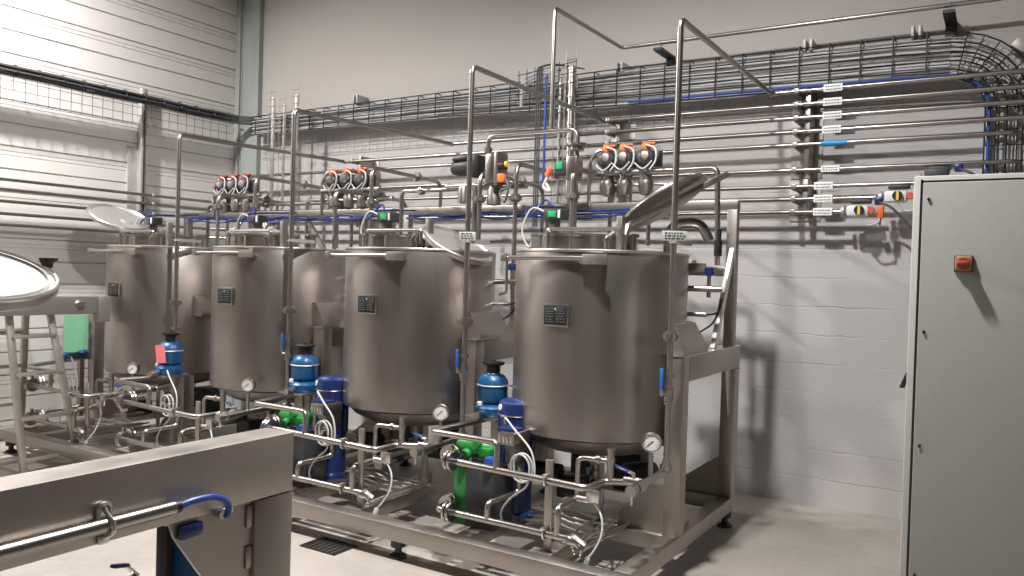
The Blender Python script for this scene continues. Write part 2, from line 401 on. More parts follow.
def make_tank(x0, label, lid, where):
    t = thing('mixing_tank', label, 'tank', (x0, TY, .5), 'mixing tanks')
    sh = MB().lathe([(TR - .02, ZB), (TR, ZB + .012), (TR, ZT - .012), (TR - .006, ZT), (TR - .05, ZT + .002), (.3, ZT + .008), (.25, ZT + .008), (.25, ZT + .004), (0, ZT + .004)], (x0, TY, 0), seg=96).out('shell', 'tank', t)
    MB().torus((x0, TY, ZT - .01), TR + .001, .006, seg=96, ts=6).out('rim_bead', 'bright', sh)
    MB().lathe([(0, .5), (.05, .5), (.05, .565), (.2, .575), (.34, .605), (.43, .65), (TR - .035, ZB + .005)], (x0, TY, 0), seg=64).out('bottom_dish', 'dish', t)
    o = MB(); o.tube([(x0, TY, .48), (x0, TY, .36), (x0 + .05, TY - .45, .36)], .03, 14, .08); o.cyl((x0, TY, .42), (x0, TY, .45), .055)
    o.out('outlet_pipe', 'tube', t)
    MB().box(x0 - .08, x0 + .06, TY - .34, TY - .2, .34, .46, .01).out('bottom_valve', 'black', t)
    MB().cyl((x0 - .26, TY - .27, .47), (x0 - .09, TY - .27, .47), .045).out('valve_actuator', 'black', t)
    MB().cyl((x0 - .285, TY - .27, .47), (x0 - .262, TY - .27, .47), .04).out('actuator_cap', 'white_steel', t)
    MB().lathe([(0, .12), (.055, .11), (.06, .04), (.06, -.1), (.04, -.13), (0, -.13)], (x0 + .24, TY + .1, .45), (1, -.35, .25), 20).out('clutter_drum', 'dark', t)  # this drum and the boxes: dark clutter added to darken beneath the tank
    MB().box(x0 - .22, x0 - .1, TY + .1, TY + .24, .3, .5, .012).out('clutter_box', 'dark', t)
    MB().box(x0 + .02, x0 + .2, TY + .22, TY + .4, .28, .52, .012).out('clutter_box', 'black', t)
    # manway neck
    nx, ny, nr = x0 - .13, TY - .08, .265
    nk = MB().lathe([(nr, ZT), (nr, ZT + .08), (nr + .012, ZT + .085), (nr + .012, ZT + .095), (nr - .012, ZT + .095), (nr - .012, ZT + .05), (0, ZT + .05)], (nx, ny, 0), seg=48).out('manway_neck', 'tube', t)
    b = MB()
    for a in (200, 245, 290, 335): b.box(nx + nr * math.cos(math.radians(a)) - .006, nx + nr * math.cos(math.radians(a)) + .006, ny + nr * math.sin(math.radians(a)) - .008, ny + nr * math.sin(math.radians(a)) + .004, ZT + .01, ZT + .084)
    b.out('neck_rib', 'bright', nk)
    # rail over the neck and its hinge post
    MB().tube([(nx - .03, ny - .30, ZT + .0), (nx - .03, ny - .30, ZT + .115), (nx + .42, ny - .30, ZT + .115), (nx + .42, ny - .30, ZT + .03)], .011, 10, .02).out('guard_rail', 'tube', t)
    MB().box(nx + .31, nx + .345, ny - .12, ny - .07, ZT + .01, ZT + .20, .004).out('hinge_post', 'frame', t)
    # handle bar
    hb = MB(); hb.box(x0 + .14, x0 + .285, TY - TR - .03, TY - TR - .018, 1.668, 1.722, .003); hb.box(x0 + .15, x0 + .25, TY - TR - .018, TY - TR + .05, 1.682, 1.708); hb.out('bar_bracket', 'frame', t)
    MB().tube([(x0 + .16, TY - TR - .012, 1.70), (x0 - .34, TY - TR - .012, 1.695)], .0125, 12).out('hand_bar', 'tube', t)
    o = MB(); o.box(x0 - .375, x0 - .335, TY - TR - .03, TY - TR + .02, 1.675, 1.72, .004); o.cyl((x0 - .355, TY - TR - .033, 1.69), (x0 - .355, TY - TR - .02, 1.69), .012); o.out('bar_end', 'frame', t)
    if where == 0: MB().tube([(x0 - .352, TY - TR + .005, 1.68), (x0 - .352, TY - TR + .01, 1.50), (x0 - .42, TY - TR + .05, 1.485)], .009, 8, .03).out('drop_tube', 'tube', t)
    # nameplate
    px = x0 - .02
    p = MB().box(px - .078, px + .082, TY - TR - .012, TY - TR + .004, 1.325, 1.447, .002).out('nameplate', 'tube', t)
    MB().box(px - .07, px + .07, TY - TR - .0145, TY - TR - .011, 1.333, 1.438, .004).out('plate_face', 'ink2', p)
    k = text_rows(MB(), px - .06, px - .01, (1.42, 1.405, 1.39, 1.375, 1.36, 1.347), .005, TY - TR - .0143)
    text_rows(k, px + .006, px + .06, (1.425, 1.41, 1.395, 1.38, 1.365, 1.35), .005, TY - TR - .0143)
    k.out('plate_lettering', 'inkg', p)
    MB().box(px - .002, px + .004, TY - TR - .016, TY - TR - .0143, 1.416, 1.426).out('plate_mark', 'white', p)
    # lugs that sit on the beams
    for s in (1, -1):
        prof = [(.36, 1.187), (.60, 1.187), (.60, 1.215), (.52, 1.35), (.49, 1.358), (.36, 1.358)]
        MB().prism([(s * a, b) for a, b in prof], (x0, 4.22, 0), X, Z, -.36 * 1).out('support_lug', 'frame', t)
    if lid == 'closed':
        l = MB().lathe([(0, .03), (.1, .028), (.24, .01), (.275, 0), (.275, -.02), (0, -.02)], (nx, ny, ZT + .117), seg=48).out('lid', 'lid', t)
        MB().lathe([(0, .05), (.02, .05), (.026, .03), (.014, .015), (.014, 0)], (nx + .02, ny, ZT + .145), seg=16).out('lid_knob', 'bright', l)
    else:
        c, n, lr, inner, arm = lid
        l = make_lid(t, c, n, lr, inner)
        mbx = MB(); pts = [Vector(a) for a in arm]
        for a, b in zip(pts, pts[1:]): mbx.bar(a, b, .03, .035, bev=.004)
        mbx.out('hinge_arm', 'frame', t)
    # dip valve on the lid rim with lit head
    vx, vy = x0 - .36, TY + .05
    o = MB(); o.cyl((vx, vy, ZT - .01), (vx, vy, ZT + .14), .03); o.cyl((vx, vy, ZT + .03), (vx, vy, ZT + .05), .055); o.tube([(vx, vy, ZT + .1), (vx - .14, vy, ZT + .09), (vx - .17, vy, ZT + .0)], .018, 10, .04); o.out('dip_valve', 'tube', t)
    v = MB().box(vx - .045, vx + .085, vy - .06, vy + .04, ZT + .2, ZT + .265, .008).out('valve_head', 'dark', t)
    MB().box(vx - .01, vx + .045, vy - .066, vy - .058, ZT + .214, ZT + .252, .004).out('indicator_window', 'led' if where in (0, 1) else 'dark', v)
    MB().box(vx + .06, vx + .075, vy - .066, vy - .058, ZT + .208, ZT + .258, .002).out('head_label', 'white', v)
    MB().cyl((vx, vy, ZT + .14), (vx, vy, ZT + .2), .04).out('valve_yoke', 'grey', t)
    MB().tube(spline([(vx - .05, vy - .03, ZT + .25), (vx - .14, vy - .04, ZT + .27), (vx - .2, vy - .05, ZT + .14), (vx - .15, vy - .05, ZT + .03), (vx - .1, vy - .06, ZT + .1)]), .0062, 8).out('signal_cable', 'hose_w', t)
    MB().tube(spline([(vx - .0, vy - .03, ZT + .28), (vx - .1, vy + .05, ZT + .33), (vx - .18, vy, ZT + .22), (vx - .3, vy + .2, ZT + .3), (vx - .3, vy + .75, ZT + .35)]), .007, 8).out('air_hose', 'hose_n', t)
    # sight outlet bent over the rear right of the top
    if where == 0: MB().tube([(x0 + .36, TY + .15, ZT + .01), (x0 + .365, TY + .155, ZT + .175), (x0 + .53, TY + .21, ZT + .19), (x0 + .585, TY + .22, ZT + .08)], .03, 14, .10).out('vent_bend', 'tube', t)
    o = MB(); o.cyl((x0 + .1, TY + .2, ZT), (x0 + .1, TY + .2, ZT + .1), .035); o.cyl((x0 + .1, TY + .2, ZT + .1), (x0 + .1, TY + .2, ZT + .12), .05)
    o.out('spray_nozzle', 'tube', t)
    o = MB(); o.tube([(x0 + .19, TY - .33, ZT), (x0 + .19, TY - .33, ZT + .07), (x0 + .22, TY - .31, ZT + .1)], .016, 10, .03); o.cyl((x0 + .19, TY - .33, ZT + .05), (x0 + .19, TY - .33, ZT + .062), .027); o.out('vent_stub', 'tube', t)
    # side sensor at the back right
    o = MB(); o.tube([(x0 + .45, TY + .22, 1.55), (x0 + .66, TY + .25, 1.55)], .018); o.cyl((x0 + .58, TY + .25, 1.5), (x0 + .58, TY + .25, 1.63), .012); o.out('side_sensor', 'tube', t)
    MB().tube([(x0 + .45, TY + .2, 1.40), (x0 + .58, TY + .22, 1.40)], .014).out('level_switch', 'tube', t)
    MB().lathe([(.0, .05), (.026, .045), (.03, .02), (.026, 0)], (x0 + .58, TY + .25, 1.63), seg=14).out('sensor_cap', 'navy', t)
    MB().tube(spline([(x0 + .58, TY + .22, 1.40), (x0 + .66, TY + .18, 1.42), (x0 + .68, TY + .18, 1.5), (x0 + .63, TY + .2, 1.36), (x0 + .52, TY + .2, 1.28)]), .006, 6).out('sensor_cable', 'black', t)
    return t
TX = (-2.07, -3.43, -4.79, -6.15)
CAMR = Vector((.524, .85, .0))    # sideways direction used for leaning the lids
make_tank(TX[0], 'steel tank standing beside the pale brace, its round lid swung up steeply', ((-1.728, 4.489, 2.042), (.539, .021, -.842), .282, False, [(-1.86, 4.22, 1.84), (-1.86, 4.27, 1.905), (-1.38, 4.56, 2.215)]), 0)
make_tank(TX[1], 'steel tank whose open lid tilts down past its rim', ((-3.09, 4.315, 1.79), (.473, -.03, .881), .252, True, [(-3.22, 4.24, 1.80), (-3.1, 4.31, 1.735), (-2.93, 4.42, 1.665)]), 1)
make_tank(TX[2], 'steel tank with its lid shut, a bright knob on top', 'closed', 2)
make_tank(TX[3], 'steel tank beside the clad wall, its pale lid held up over the neck', ((-6.785, 4.28, 2.01), (.439, -.007, .898), .27, True, [(-6.5, 4.2, 1.80), (-6.66, 4.28, 1.89), (-6.84, 4.30, 1.965)]), 3)

# ------------------------------------------------------------------ riser pipes with their runs along the wall
PY = 5.85
WZ = (2.945, 2.85, 2.757, 2.66, 2.57, 2.392, 2.276, 2.188, 2.097)
LABX = (-1.06, -1.06, -1.06, -1.06, -1.06, -1.06, -1.10, -1.10, -1.10)
def pipe_label(t, x, z, blank=False):
    p = MB().box(x - .062, x + .062, PY - .024, PY - .0185, z - .026, z + .026, .001).out('label_plate', 'label', t)
    if not blank:
        text_rows(MB(), x - .05, x + .05, (z + .006, z - .014), .007, PY - .024, .005, .006, .016).out('label_lettering', 'inkg', p)
def tri_clamp(mb, c, ax, r=.034, w=.012):
    mb.lathe([(r * .4, -w * 2), (r * .72, -w * 2), (r * .72, -w), (r, -w), (r, w), (r * .72, w), (r * .72, w * 2), (r * .4, w * 2)], c, ax, 18)
def lever_valve(t, c, ax, hd, r=.03, col='lever', hl=.11, up=None):
    """ball valve at c along ax; the lever leaves along hd"""
    c, ax, hd = Vector(c), Vector(ax).normalized(), Vector(hd).normalized()
    mb = MB(); mb.cyl(c - ax * .03, c + ax * .03, r); mb.cyl(c - ax * .05, c - ax * .035, r * .9); mb.cyl(c + ax * .035, c + ax * .05, r * .9)
    side = (ax.cross(hd)).normalized() if up is None else Vector(up).normalized()
    mb.cyl(c, c + side * (r + .02), .011, seg=10)
    v = mb.out('ball_valve', 'tube', t)
    p0 = c + side * (r + .018)
    MB().bar(p0, p0 + hd * .04, .022, .005, up=side).out('lever_arm', 'bright', v)
    MB().bar(p0 + hd * .03, p0 + hd * (.03 + hl), .026, .014, up=side, bev=.006).out('lever', col, v, label='blue plastic lever' if col == 'lever' else None)
riser_labels = (
    'bent steel pipe rising beside the braced frame end to the topmost labelled wall run',
    'bent steel pipe with a metal tag rising to the second labelled wall run',
    'bent steel pipe rising between the two skids to the third labelled wall run',
    'bent steel pipe rising beside the tank at the clad wall to the fourth wall run')
RX = ((-1.48, 3.985), (-2.79, 3.997), (-4.292, 3.99), (-5.575, 4.0))
for i, (rx, ry) in enumerate(RX):
    z = WZ[i]
    t = thing('riser_pipe', riser_labels[i], 'pipe', (rx, ry, .6), 'riser pipes')
    MB().tube([(rx, ry, .6), (rx, ry, z - (0, 0, .047, .038)[i]), (rx, PY, z), (1.6, PY, z)], .0165, 12, .045).out('pipe_run', 'tube', t)
    mb = MB(); tri_clamp(mb, (rx, ry, 1.305), Z, .048); mb.out('clamp_union', 'tube', t)
    mb = MB()
    for zz in (1.795, ): mb.cyl((rx, ry, zz - .008), (rx, ry, zz + .008), .024); mb.box(rx - .005, rx + .03, ry - .005, ry + .2, zz - .012, zz + .012)
    mb.out('pipe_clamp', 'zinc', t)
    lever_valve(t, (rx - .0, ry, (1.0, 1.0, 1.0, .80)[i]), Z, Z, .028, up=(-.55, -.83, 0))
    mb = MB(); mb.cyl((rx, ry, 1.09), (rx, ry, 1.11), .03); mb.out('pipe_collar', 'tube', t)
    mb = MB(); tri_clamp(mb, (rx, ry, .62), Z, .034); mb.out('lower_union', 'tube', t)
    if i < 2:
        d = Vector((.85, .52, 0)); n = Vector((.52, -.85, 0)); c = Vector((rx, ry, 1.825)) + n * .02
        rot = Matrix((d, n, Z)).transposed()
        p = MB().obox(c, (.13 if i == 0 else .10, .004, .052), rot, .001).out('tag_plate', 'tagm', t)
        k = MB()
        for row, zz in enumerate((.014, 0, -.014)):
            xx = -.05 if i == 0 else -.037
            while xx < (.045 if i == 0 else .025):
                w = random.uniform(.008, .02); k.obox(c + d * (xx + w / 2) + n * .0026 + Z * zz, (w, .001, .007), rot); xx += w + .006
        k.out('tag_lettering', 'ink', p)
    pipe_label(t, LABX[i], z)
    mb = MB()
    for j in range(5):
        cx = -5.5 + j * 1.42
        if cx > rx: mb.cyl((cx - .008, PY, z), (cx + .008, PY, z), .022)
    mb.cyl((rx - .012, PY, z), (rx + .012, PY, z), .021); mb.out('weld_sleeve', 'tube', t)

names5 = ('wall pipe with a strip of blue tape on it', 'wall pipe with a faint greenish label under the blue taped one', 'wall pipe under the gap between the two brackets, topmost of the lower three',
          'wall pipe with a white label, middle of the lower three', 'wall pipe with a white label, lowest on the block wall')
ends = (.03, .03, -.53, -.77, -.98)
for j in range(5):
    z = WZ[4 + j]; zl = (2.285, 2.20, 2.10, 1.995, 1.90)[j]
    t = thing('steel_pipe', 'steel ' + names5[j], 'pipe', (-1.5, PY, z), 'pipes along the walls')
    if j < 2: pts = [(ends[j], 6.05, z), (ends[j], PY, z)]
    else: pts = [(ends[j], PY, z)]
    ox = -6.93 - .03 * j
    pts += [(ox, PY, z), (ox, PY - .12, zl), (-7.3, PY - .2 - .02 * j, zl), (-7.3, -1.0, zl)]
    MB().tube(pts, .0145, 12, .04).out('pipe_run', 'tube', t)
    if j == 0:
        MB().tube([(LABX[4] - .07, PY, z), (LABX[4] - .04, PY, z), (LABX[4] + .03, PY, z), (LABX[4] + .1, PY, z)], [.016, .021, .02, .016], 10).out('tape_strip', 'tape', t)
    elif j == 1:
        p = MB().box(-1.12, -1.0, PY - .022, PY - .018, z - .022, z + .022).out('label_plate', 'white_steel', t)
        text_rows(MB(), -1.11, -1.01, (z + .002, z - .014), .008, PY - .022, .006, .006, .016).out('label_lettering', 'led', p)
    else: pipe_label(t, LABX[4 + j], z)
    mb = MB()
    for cx in (-5.5, -4.1, -2.7): mb.cyl((cx - .008, PY, z), (cx + .008, PY, z), .02)
    for cy in (4.95, 2.6): mb.cyl((-7.3, cy - .01, zl), (-7.3, cy + .01, zl), .022); mb.box(-7.42, -7.28, cy - .012, cy + .012, zl - .006, zl + .006)
    mb.out('pipe_clip', 'zinc', t)

# pipe brackets on the block wall
def wall_bracket(x, z0, z1, label, zs):
    t = thing('pipe_bracket', label, 'bracket', (x, WY, z0), 'pipe brackets')
    MB().box(x - .11, x + .11, WY - .012, WY, z0, z1, .003).out('back_plate', 'zinc', t)
    MB().box(x + .025, x + .06, PY + .02, WY - .012, z0 + .02, z1 - .01, .003).out('channel', 'dish', t)
    for zz in zs:
        if z0 - .02 < zz < z1 + .02: MB().box(x - .05, x - .015, PY - .018, WY - .012, zz - .02, zz + .02, .004).out('pipe_shoe', 'dish', t)
wall_bracket(-1.27, 2.36, 2.97, 'galvanised bracket plate holding the six upper labelled pipes on the block wall', WZ)
wall_bracket(-1.27, 2.05, 2.34, 'galvanised bracket plate holding the three pipes that end in valve stations', WZ)
wall_bracket(-2.72, 2.36, 2.88, 'galvanised bracket plate on the block wall behind the braced tank valves', WZ)
wall_bracket(-5.45, 2.0, 2.72, 'galvanised bracket plate on the block wall behind the shut-lid tank', WZ)
# rail on the clad wall
t = thing('pipe_support_rail', 'galvanised upright rail with a wide back plate on the clad wall', 'bracket', (-7.36, 4.85, 1.8))
MB().box(-7.41, -7.34, 4.84, 4.90, 1.7, 3.34, .004).out('channel', 'zinc', t)
MB().box(-7.42, -7.40, 4.74, 4.94, 1.7, 2.76, .003).out('back_plate', 'zinc', t)
MB().box(-7.34, -7.335, 4.862, 4.878, 1.75, 3.3).out('slot', 'dark', t)

# top pipe on its own riser
t = thing('overhead_pipe', 'thin steel pipe running highest along the block wall above the cable tray', 'pipe', (-2.67, 4.78, 2.59))
MB().tube([(-2.67, 4.78, 2.585), (-2.67, 4.78, 3.415), (-2.65, PY, 3.415), (1.6, PY, 3.405)], .0145, 12, .04).out('pipe_run', 'tube', t)
MB().tube([(-3.18, 4.78, 2.44), (-3.18, 4.78, 2.58), (-2.47, 4.78, 2.58), (-2.47, 4.78, 2.40)], .017, 12, .06).out('header_arch', 'tube', t)
MB().cyl((-3.18, 4.78, 2.46), (-3.18, 4.78, 2.5), .03).out('flange', 'tube', t)
mb = MB(); mb.cyl((-2.47, 4.78, 2.47), (-2.47, 4.78, 2.485), .07); mb.cyl((-2.47, 4.78, 2.44), (-2.47, 4.78, 2.47), .05); mb.out('flange', 'tube', t)
for hx, lab in ((-2.33, 'black angle hanger under the highest pipe, next to the riser top'), (-.375, 'black angle hanger under the highest pipe, above the tray bend')):
    h = thing('pipe_hanger', lab, 'bracket', (hx, WY, 3.26), 'hangers of the highest pipe')
    mb = MB(); mb.box(hx - .035, hx + .035, WY - .02, WY, 3.2, 3.36); mb.box(hx - .035, hx + .035, PY - .06, WY, 3.345, 3.365); mb.out('angle', 'dark', h)
    mb = MB(); mb.cyl((hx, PY, 3.365), (hx, PY, 3.43), .005, seg=8); mb.torus((hx, PY, 3.41), .02, .004, X, 16, 6); mb.out('clip', 'zinc', h)

# ------------------------------------------------------------------ cable trays
def wires(mb, runs, r):
    for p in runs: mb.tube(p, r, 5)
TYY = 5.93
def bend_path(h, y):            # h: 0 at the outer (top) edge, 1 at the inner edge
    zt = 3.262 - .292 * h; zc = 3.212 - .19 * h; zm = 3.235 - .215 * h
    x_in = -.155; R = .21 + .292 * (1 - h); cx, cz = x_in - .21, 2.945 - .21
    pts = [(-7.0, y, zc), (-4.5, y, zm), (-2.6, y, zt), (cx - .3, y, cz + R + .008), (cx, y, cz + R)]
    for k in range(1, 9):
        a = PI / 2 * (1 - k / 8); pts.append((cx + R * math.cos(a), y, cz + R * math.sin(a)))
    pts.append((cx + R, y, 1.2)); return pts
t = thing('cable_tray', 'dark wire mesh cable tray along the block wall, bending down behind the grey cabinet', 'cable tray', (-3.5, WY, 2.9))
mb = MB(); wires(mb, [bend_path(h, TYY - .05) for h in (0, .2, .4, .6, .8, 1)], .0052)
x = -6.9
while x < -.45:
    f1 = (x + 7.0) / 2.5 if x < -4.5 else (1 + (x + 4.5) / 1.9 if x < -2.6 else 2)
    top = 3.212 + .023 * f1 if f1 < 1 else 3.235 + .027 * (f1 - 1)
    low = 3.022 - .002 * f1 if f1 < 1 else 3.02 - .05 * (f1 - 1)
    mb.tube([(x, WY - .02, top), (x, TYY - .055, top), (x, TYY - .055, low)], .006, 5)
    x += .2
cx, cz = -.365, 2.735
for k in range(1, 9):
    a = PI / 2 * (1 - k / 8.0); u = Vector((math.cos(a), 0, math.sin(a)))
    mb.tube([Vector((cx, TYY - .055, cz)) + u * .21, Vector((cx, TYY - .055, cz)) + u * .502], .0042, 5)
zz = 2.6
while zz > 1.3: mb.tube([(-.155, TYY - .055, zz), (.137, TYY - .055, zz)], .0042, 5); zz -= .1
mb.out('wire_mesh', 'wire', t)
mb = MB()
for zz in (2.83, 2.90): mb.tube([(-7.0, WY - .03, zz - .04), (-2.6, WY - .03, zz), (-.6, WY - .03, zz)], .0028, 5)
x = -6.95
while x < -.6: mb.tube([(x, WY - .03, 2.79), (x, WY - .03, 2.98)], .0025, 4); x += .1
mb.out('back_mesh', 'meshw', t)
for bx in (-5.54, -2.71, -1.26, -.57):
    mb = MB()
    for d in (-.022, .022): mb.box(bx + d - .009, bx + d + .009, WY - .16, WY - .001, 3.25, 3.33, .002)
    mb.out('tray_clamp', 'zinc', t)
MB().obox((.02, WY - .1, 3.13), (.09, .12, .06), Matrix.Rotation(math.radians(40), 3, 'Y'), .004).out('tray_clamp', 'zinc', t)
for k in range(21):
    h = .03 + k * .0465; y0 = TYY + (.035 if k % 3 == 0 else 0) + random.uniform(-.012, .012)
    pts = bend_path(h, y0)
    pts = [Vector(p) + Vector((0, random.uniform(-.01, .01), random.uniform(-.006, .006))) for p in fillet(pts, .01, 1)]
    pts = [p for i, p in enumerate(pts)]
    seg = []
    for a, b in zip(pts, pts[1:]):
        n = max(1, int((b - a).length / .25))
        for i in range(n): seg.append(a.lerp(b, i / n) + Vector((0, random.uniform(-.006, .006), random.uniform(-.004, .004))))
    seg.append(pts[-1]); tag(MB().tube(seg, random.uniform(.009, .0125), 7).out('cable', 'cable'), 'grey cable lying in the wire mesh tray on the block wall', 'cable', 'grey cables in the block wall tray')
tag(MB().tube([Vector(p) + Vector((0, -.02, .0)) for p in bend_path(.93, TYY - .03) if p[0] > -3.4], .0095, 8).out('blue_cable', 'hose_b'), 'single blue cable along the lower edge of the mesh tray', 'cable')

t = thing('cable_tray', 'wire mesh cable tray along the clad wall with tied dark cables at its top', 'cable tray', (LX, 2.5, 2.95))
mb = MB()
for zz in (2.95, 3.05, 3.13, 3.24): mb.tube([(-7.28, -1, zz), (-7.28, 5.85, zz)], .003, 5)
y = -1.0
while y < 5.8: mb.tube([(-7.28, y, 2.95), (-7.28, y, 3.26)], .003, 5); y += .1
mb.out('wire_mesh', 'meshw', t)
mb = MB(); y = -1.0
while y < 5.85: mb.tube([(-7.235, y, 3.16), (-7.21, y, 3.2), (-7.235, y, 3.255), (-7.28, y, 3.26)], .008, 5); y += .2
mb.out('tray_hook', 'wire', t)
for k in range(7):
    yy = [-1 + .35 * i for i in range(20)]
    xx, zz = -7.26 + .018 * (k % 3), 3.175 + .012 * k
    pts = [(xx + random.uniform(-.005, .005), a, zz + random.uniform(-.005, .005)) for a in yy if a < 5.7]
    pts += [(-7.15, 5.86, zz - .01 * 2), (-7.0, 5.93, zz - .03)]
    tag(MB().tube(pts, .012, 6).out('cable', 'cable_d'), 'dark cable tied along the top of the clad wall tray', 'cable', 'dark cables on the clad wall tray')

# upright cable ladders standing between tanks and wall
def cable_ladder(x, z0, z1, w, label, y=5.72):
    t = thing('cable_ladder', label, 'cable tray', (x, y, z0), 'upright cable ladders')
    pr = [(w, z0)]; zz = z0 + .06
    while zz < z1 - .02: pr += [(w, zz - .009), (w + .008, zz - .008), (w + .008, zz + .008), (w, zz + .009)]; zz += .11
    MB().lathe(pr + [(w, z1)], (x, y, 0), seg=14).out('conduit', 'bright', t)
    mb = MB()
    for d in (-.045, .045): mb.tube([(x + d, y - .02, z0 + .1), (x + d, y - .02, z1 + .12)], .003, 5)
    zz = z1 - .3
    while zz < z1 + .1: mb.tube([(x - .06, y - .02, zz), (x + .06, y - .02, zz)], .003, 5); zz += .07
    mb.out('wire_cage', 'meshw', t)
cable_ladder(-6.46, 2.1, 3.34, .020, 'bright ringed upright conduit next to the corner column')
cable_ladder(-6.30, 2.1, 3.26, .012, 'thin ringed upright conduit between two thick ones beside the corner column')
cable_ladder(-6.12, 2.1, 3.34, .021, 'bright ringed upright conduit third from the corner column, beside a riser pipe')
cable_ladder(-3.02, 2.1, 3.28, .028, 'thick bright ringed upright conduit behind the header arch with the green window')
cable_ladder(-3.12, 2.1, 3.22, .010, 'thin upright conduit beside the thick one behind the header arch')
for d in (0, .018, .036):
    tag(MB().tube([(-3.33 + d, 5.7, 2.0), (-3.33 + d, 5.7, 3.3), (-3.3 + d, 5.85, 3.36), (-3.0, 5.9, 3.3)], .0065, 6, .05).out('drop_cable', 'cable_d'), 'dark drop cable hanging from the tray beside a blue one', 'cable', 'dark drop cables')
tag(MB().tube([(-3.245, 5.7, 1.95), (-3.245, 5.7, 3.22), (-3.2, 5.85, 3.3)], .011, 8, .04).out('drop_cable', 'hose_b'), 'blue drop cable hanging straight down from the tray', 'cable')
# looped tray over the conduits
t = thing('cable_tray', 'short wire basket standing above the block wall tray with looped cables', 'cable tray', (-3.2, 5.72, 3.1))
mb = MB()
for zz in (3.08, 3.16, 3.24): mb.tube([(-3.5, 5.66, zz), (-2.95, 5.66, zz + .06)], .0035, 5)
for k in range(8): mb.tube([(-3.48 + k * .075, 5.66, 3.02), (-3.48 + k * .075, 5.66, 3.28 + k * .006)], .0035, 5)
mb.out('wire_mesh', 'wire', t)
mb = MB()
for k in range(4): mb.tube(spline([(-2.98, 5.75, 3.12 + .02 * k), (-3.25, 5.72, 3.2 + .025 * k), (-3.46, 5.72, 3.16 + .03 * k), (-3.5, 5.74, 3.0)]), .013, 7)
mb.out('looped_cable', 'cable', t)

# ------------------------------------------------------------------ valve banks behind the tanks
def valve_head(x, y, z, label, grp, orange=True):
    t = thing('valve_actuator', label, 'valve', (x, y, z - .1), grp)
    MB().lathe([(0, .075), (.03, .07), (.055, .05), (.066, .02), (.068, -.03), (.06, -.09), (0, -.09)], (x, y, z), (.3, -1, .12), 22).out('actuator_body', 'grey', t)
    MB().lathe([(0, .012), (.026, .01), (.034, 0)], (x + .021, y - .07, z + .009), (.3, -1, .12), 18).out('face_cap', 'tube', t)
    MB().lathe([(0, .03), (.03, .028), (.038, .01), (.04, -.012), (0, -.012)], (x + .01, y - .01, z + .075), (.15, -.2, 1), 18).out('top_knob', 'orange' if orange else 'swknob', t)
    MB().box(x + .01, x + .075, y - .03, y + .0, z + .085, z + .1, .004).out('top_tab', 'orange' if orange else 'swknob', t)
    MB().tube(spline([(x + .02, y - .05, z + .08), (x + .09, y - .06, z + .05), (x + .1, y - .07, z - .03), (x + .06, y - .07, z - .09)]), .007, 8).out('air_hose', 'hose_w' if orange else 'cable', t)
    MB().tube(spline([(x - .05, y - .07, z - .04), (x + .02, y - .09, z - .085), (x + .075, y - .07, z - .03)]), .005, 6).out('signal_cable', 'hose_w' if orange else 'cable', t)
    mb = MB(); mb.cyl((x, y, z - .22), (x, y, z - .06), .028); mb.cyl((x, y, z - .1), (x, y, z - .085), .045); mb.out('valve_stem', 'tube', t)
    MB().box(x + .045, x + .1, y + .0, y + .07, z - .06, z + .05, .01).out('coil', 'black', t)
BANK = ((-2.41, -2.28, -2.12), (-5.01, -4.84, -4.68), (-6.45, -6.29, -6.13))
BW = ('above the braced tank', 'above the shut-lid tank', 'above the clad wall tank')
BP = ('first from the hoop pipe', 'second from the hoop pipe', 'third from the hoop pipe')
for b, xs in enumerate(BANK):
    t = thing('valve_manifold', 'level steel manifold under the round valves ' + BW[b], 'pipework', (xs[1], 5.15, 2.1), 'valve manifolds')
    zb = (2.325, 2.285, 2.275)[b]
    MB().tube([(xs[0] - .13, 5.12, zb), (xs[2] + .2, 5.12, zb)], .022, 14).out('manifold_pipe', 'tube', t)
    mb = MB(); mb.tube([(xs[0] - .13, 5.12, zb - .22), (xs[0] - .13, 5.12, zb + .08), (xs[0] - .09, 5.14, zb + .17), (xs[0] + .02, 5.2, zb + .17)], .014, 10, .06); mb.out('hoop_pipe', 'tube', t)
    mb = MB()
    for k, xx in enumerate(xs):
        mb.lathe([(.0, -.16), (.04, -.15), (.052, -.1), (.052, -.06), (.036, -.02), (.036, 0)], (xx, 5.14, zb), seg=18)
    mb.out('valve_body', 'dish', t)
    mb = MB()
    for k, xx in enumerate(xs):
        mb.tube([(xx + .02, 5.16, zb - .1), (xx + .02, 5.16, zb - .5)], .015, 10); mb.tube([(xx + .06, 5.14, zb - .08), (xx + .16, 5.14, zb - .09), (xx + .17, 5.14, zb - .22)], .012, 8, .04)
    mb.out('feed_pipe', 'tube', t)
    MB().box(xs[0] - .02, xs[0] + .16, 5.2, 5.215, zb - .2, zb + .0).out('mount_plate', 'zinc', t)
    for k, xx in enumerate(xs):
        valve_head(xx, 5.12, (2.42, 2.365, 2.37)[b], 'round grey orange-topped valve ' + BP[k] + ' ' + BW[b], 'orange-topped valves', b < 2)
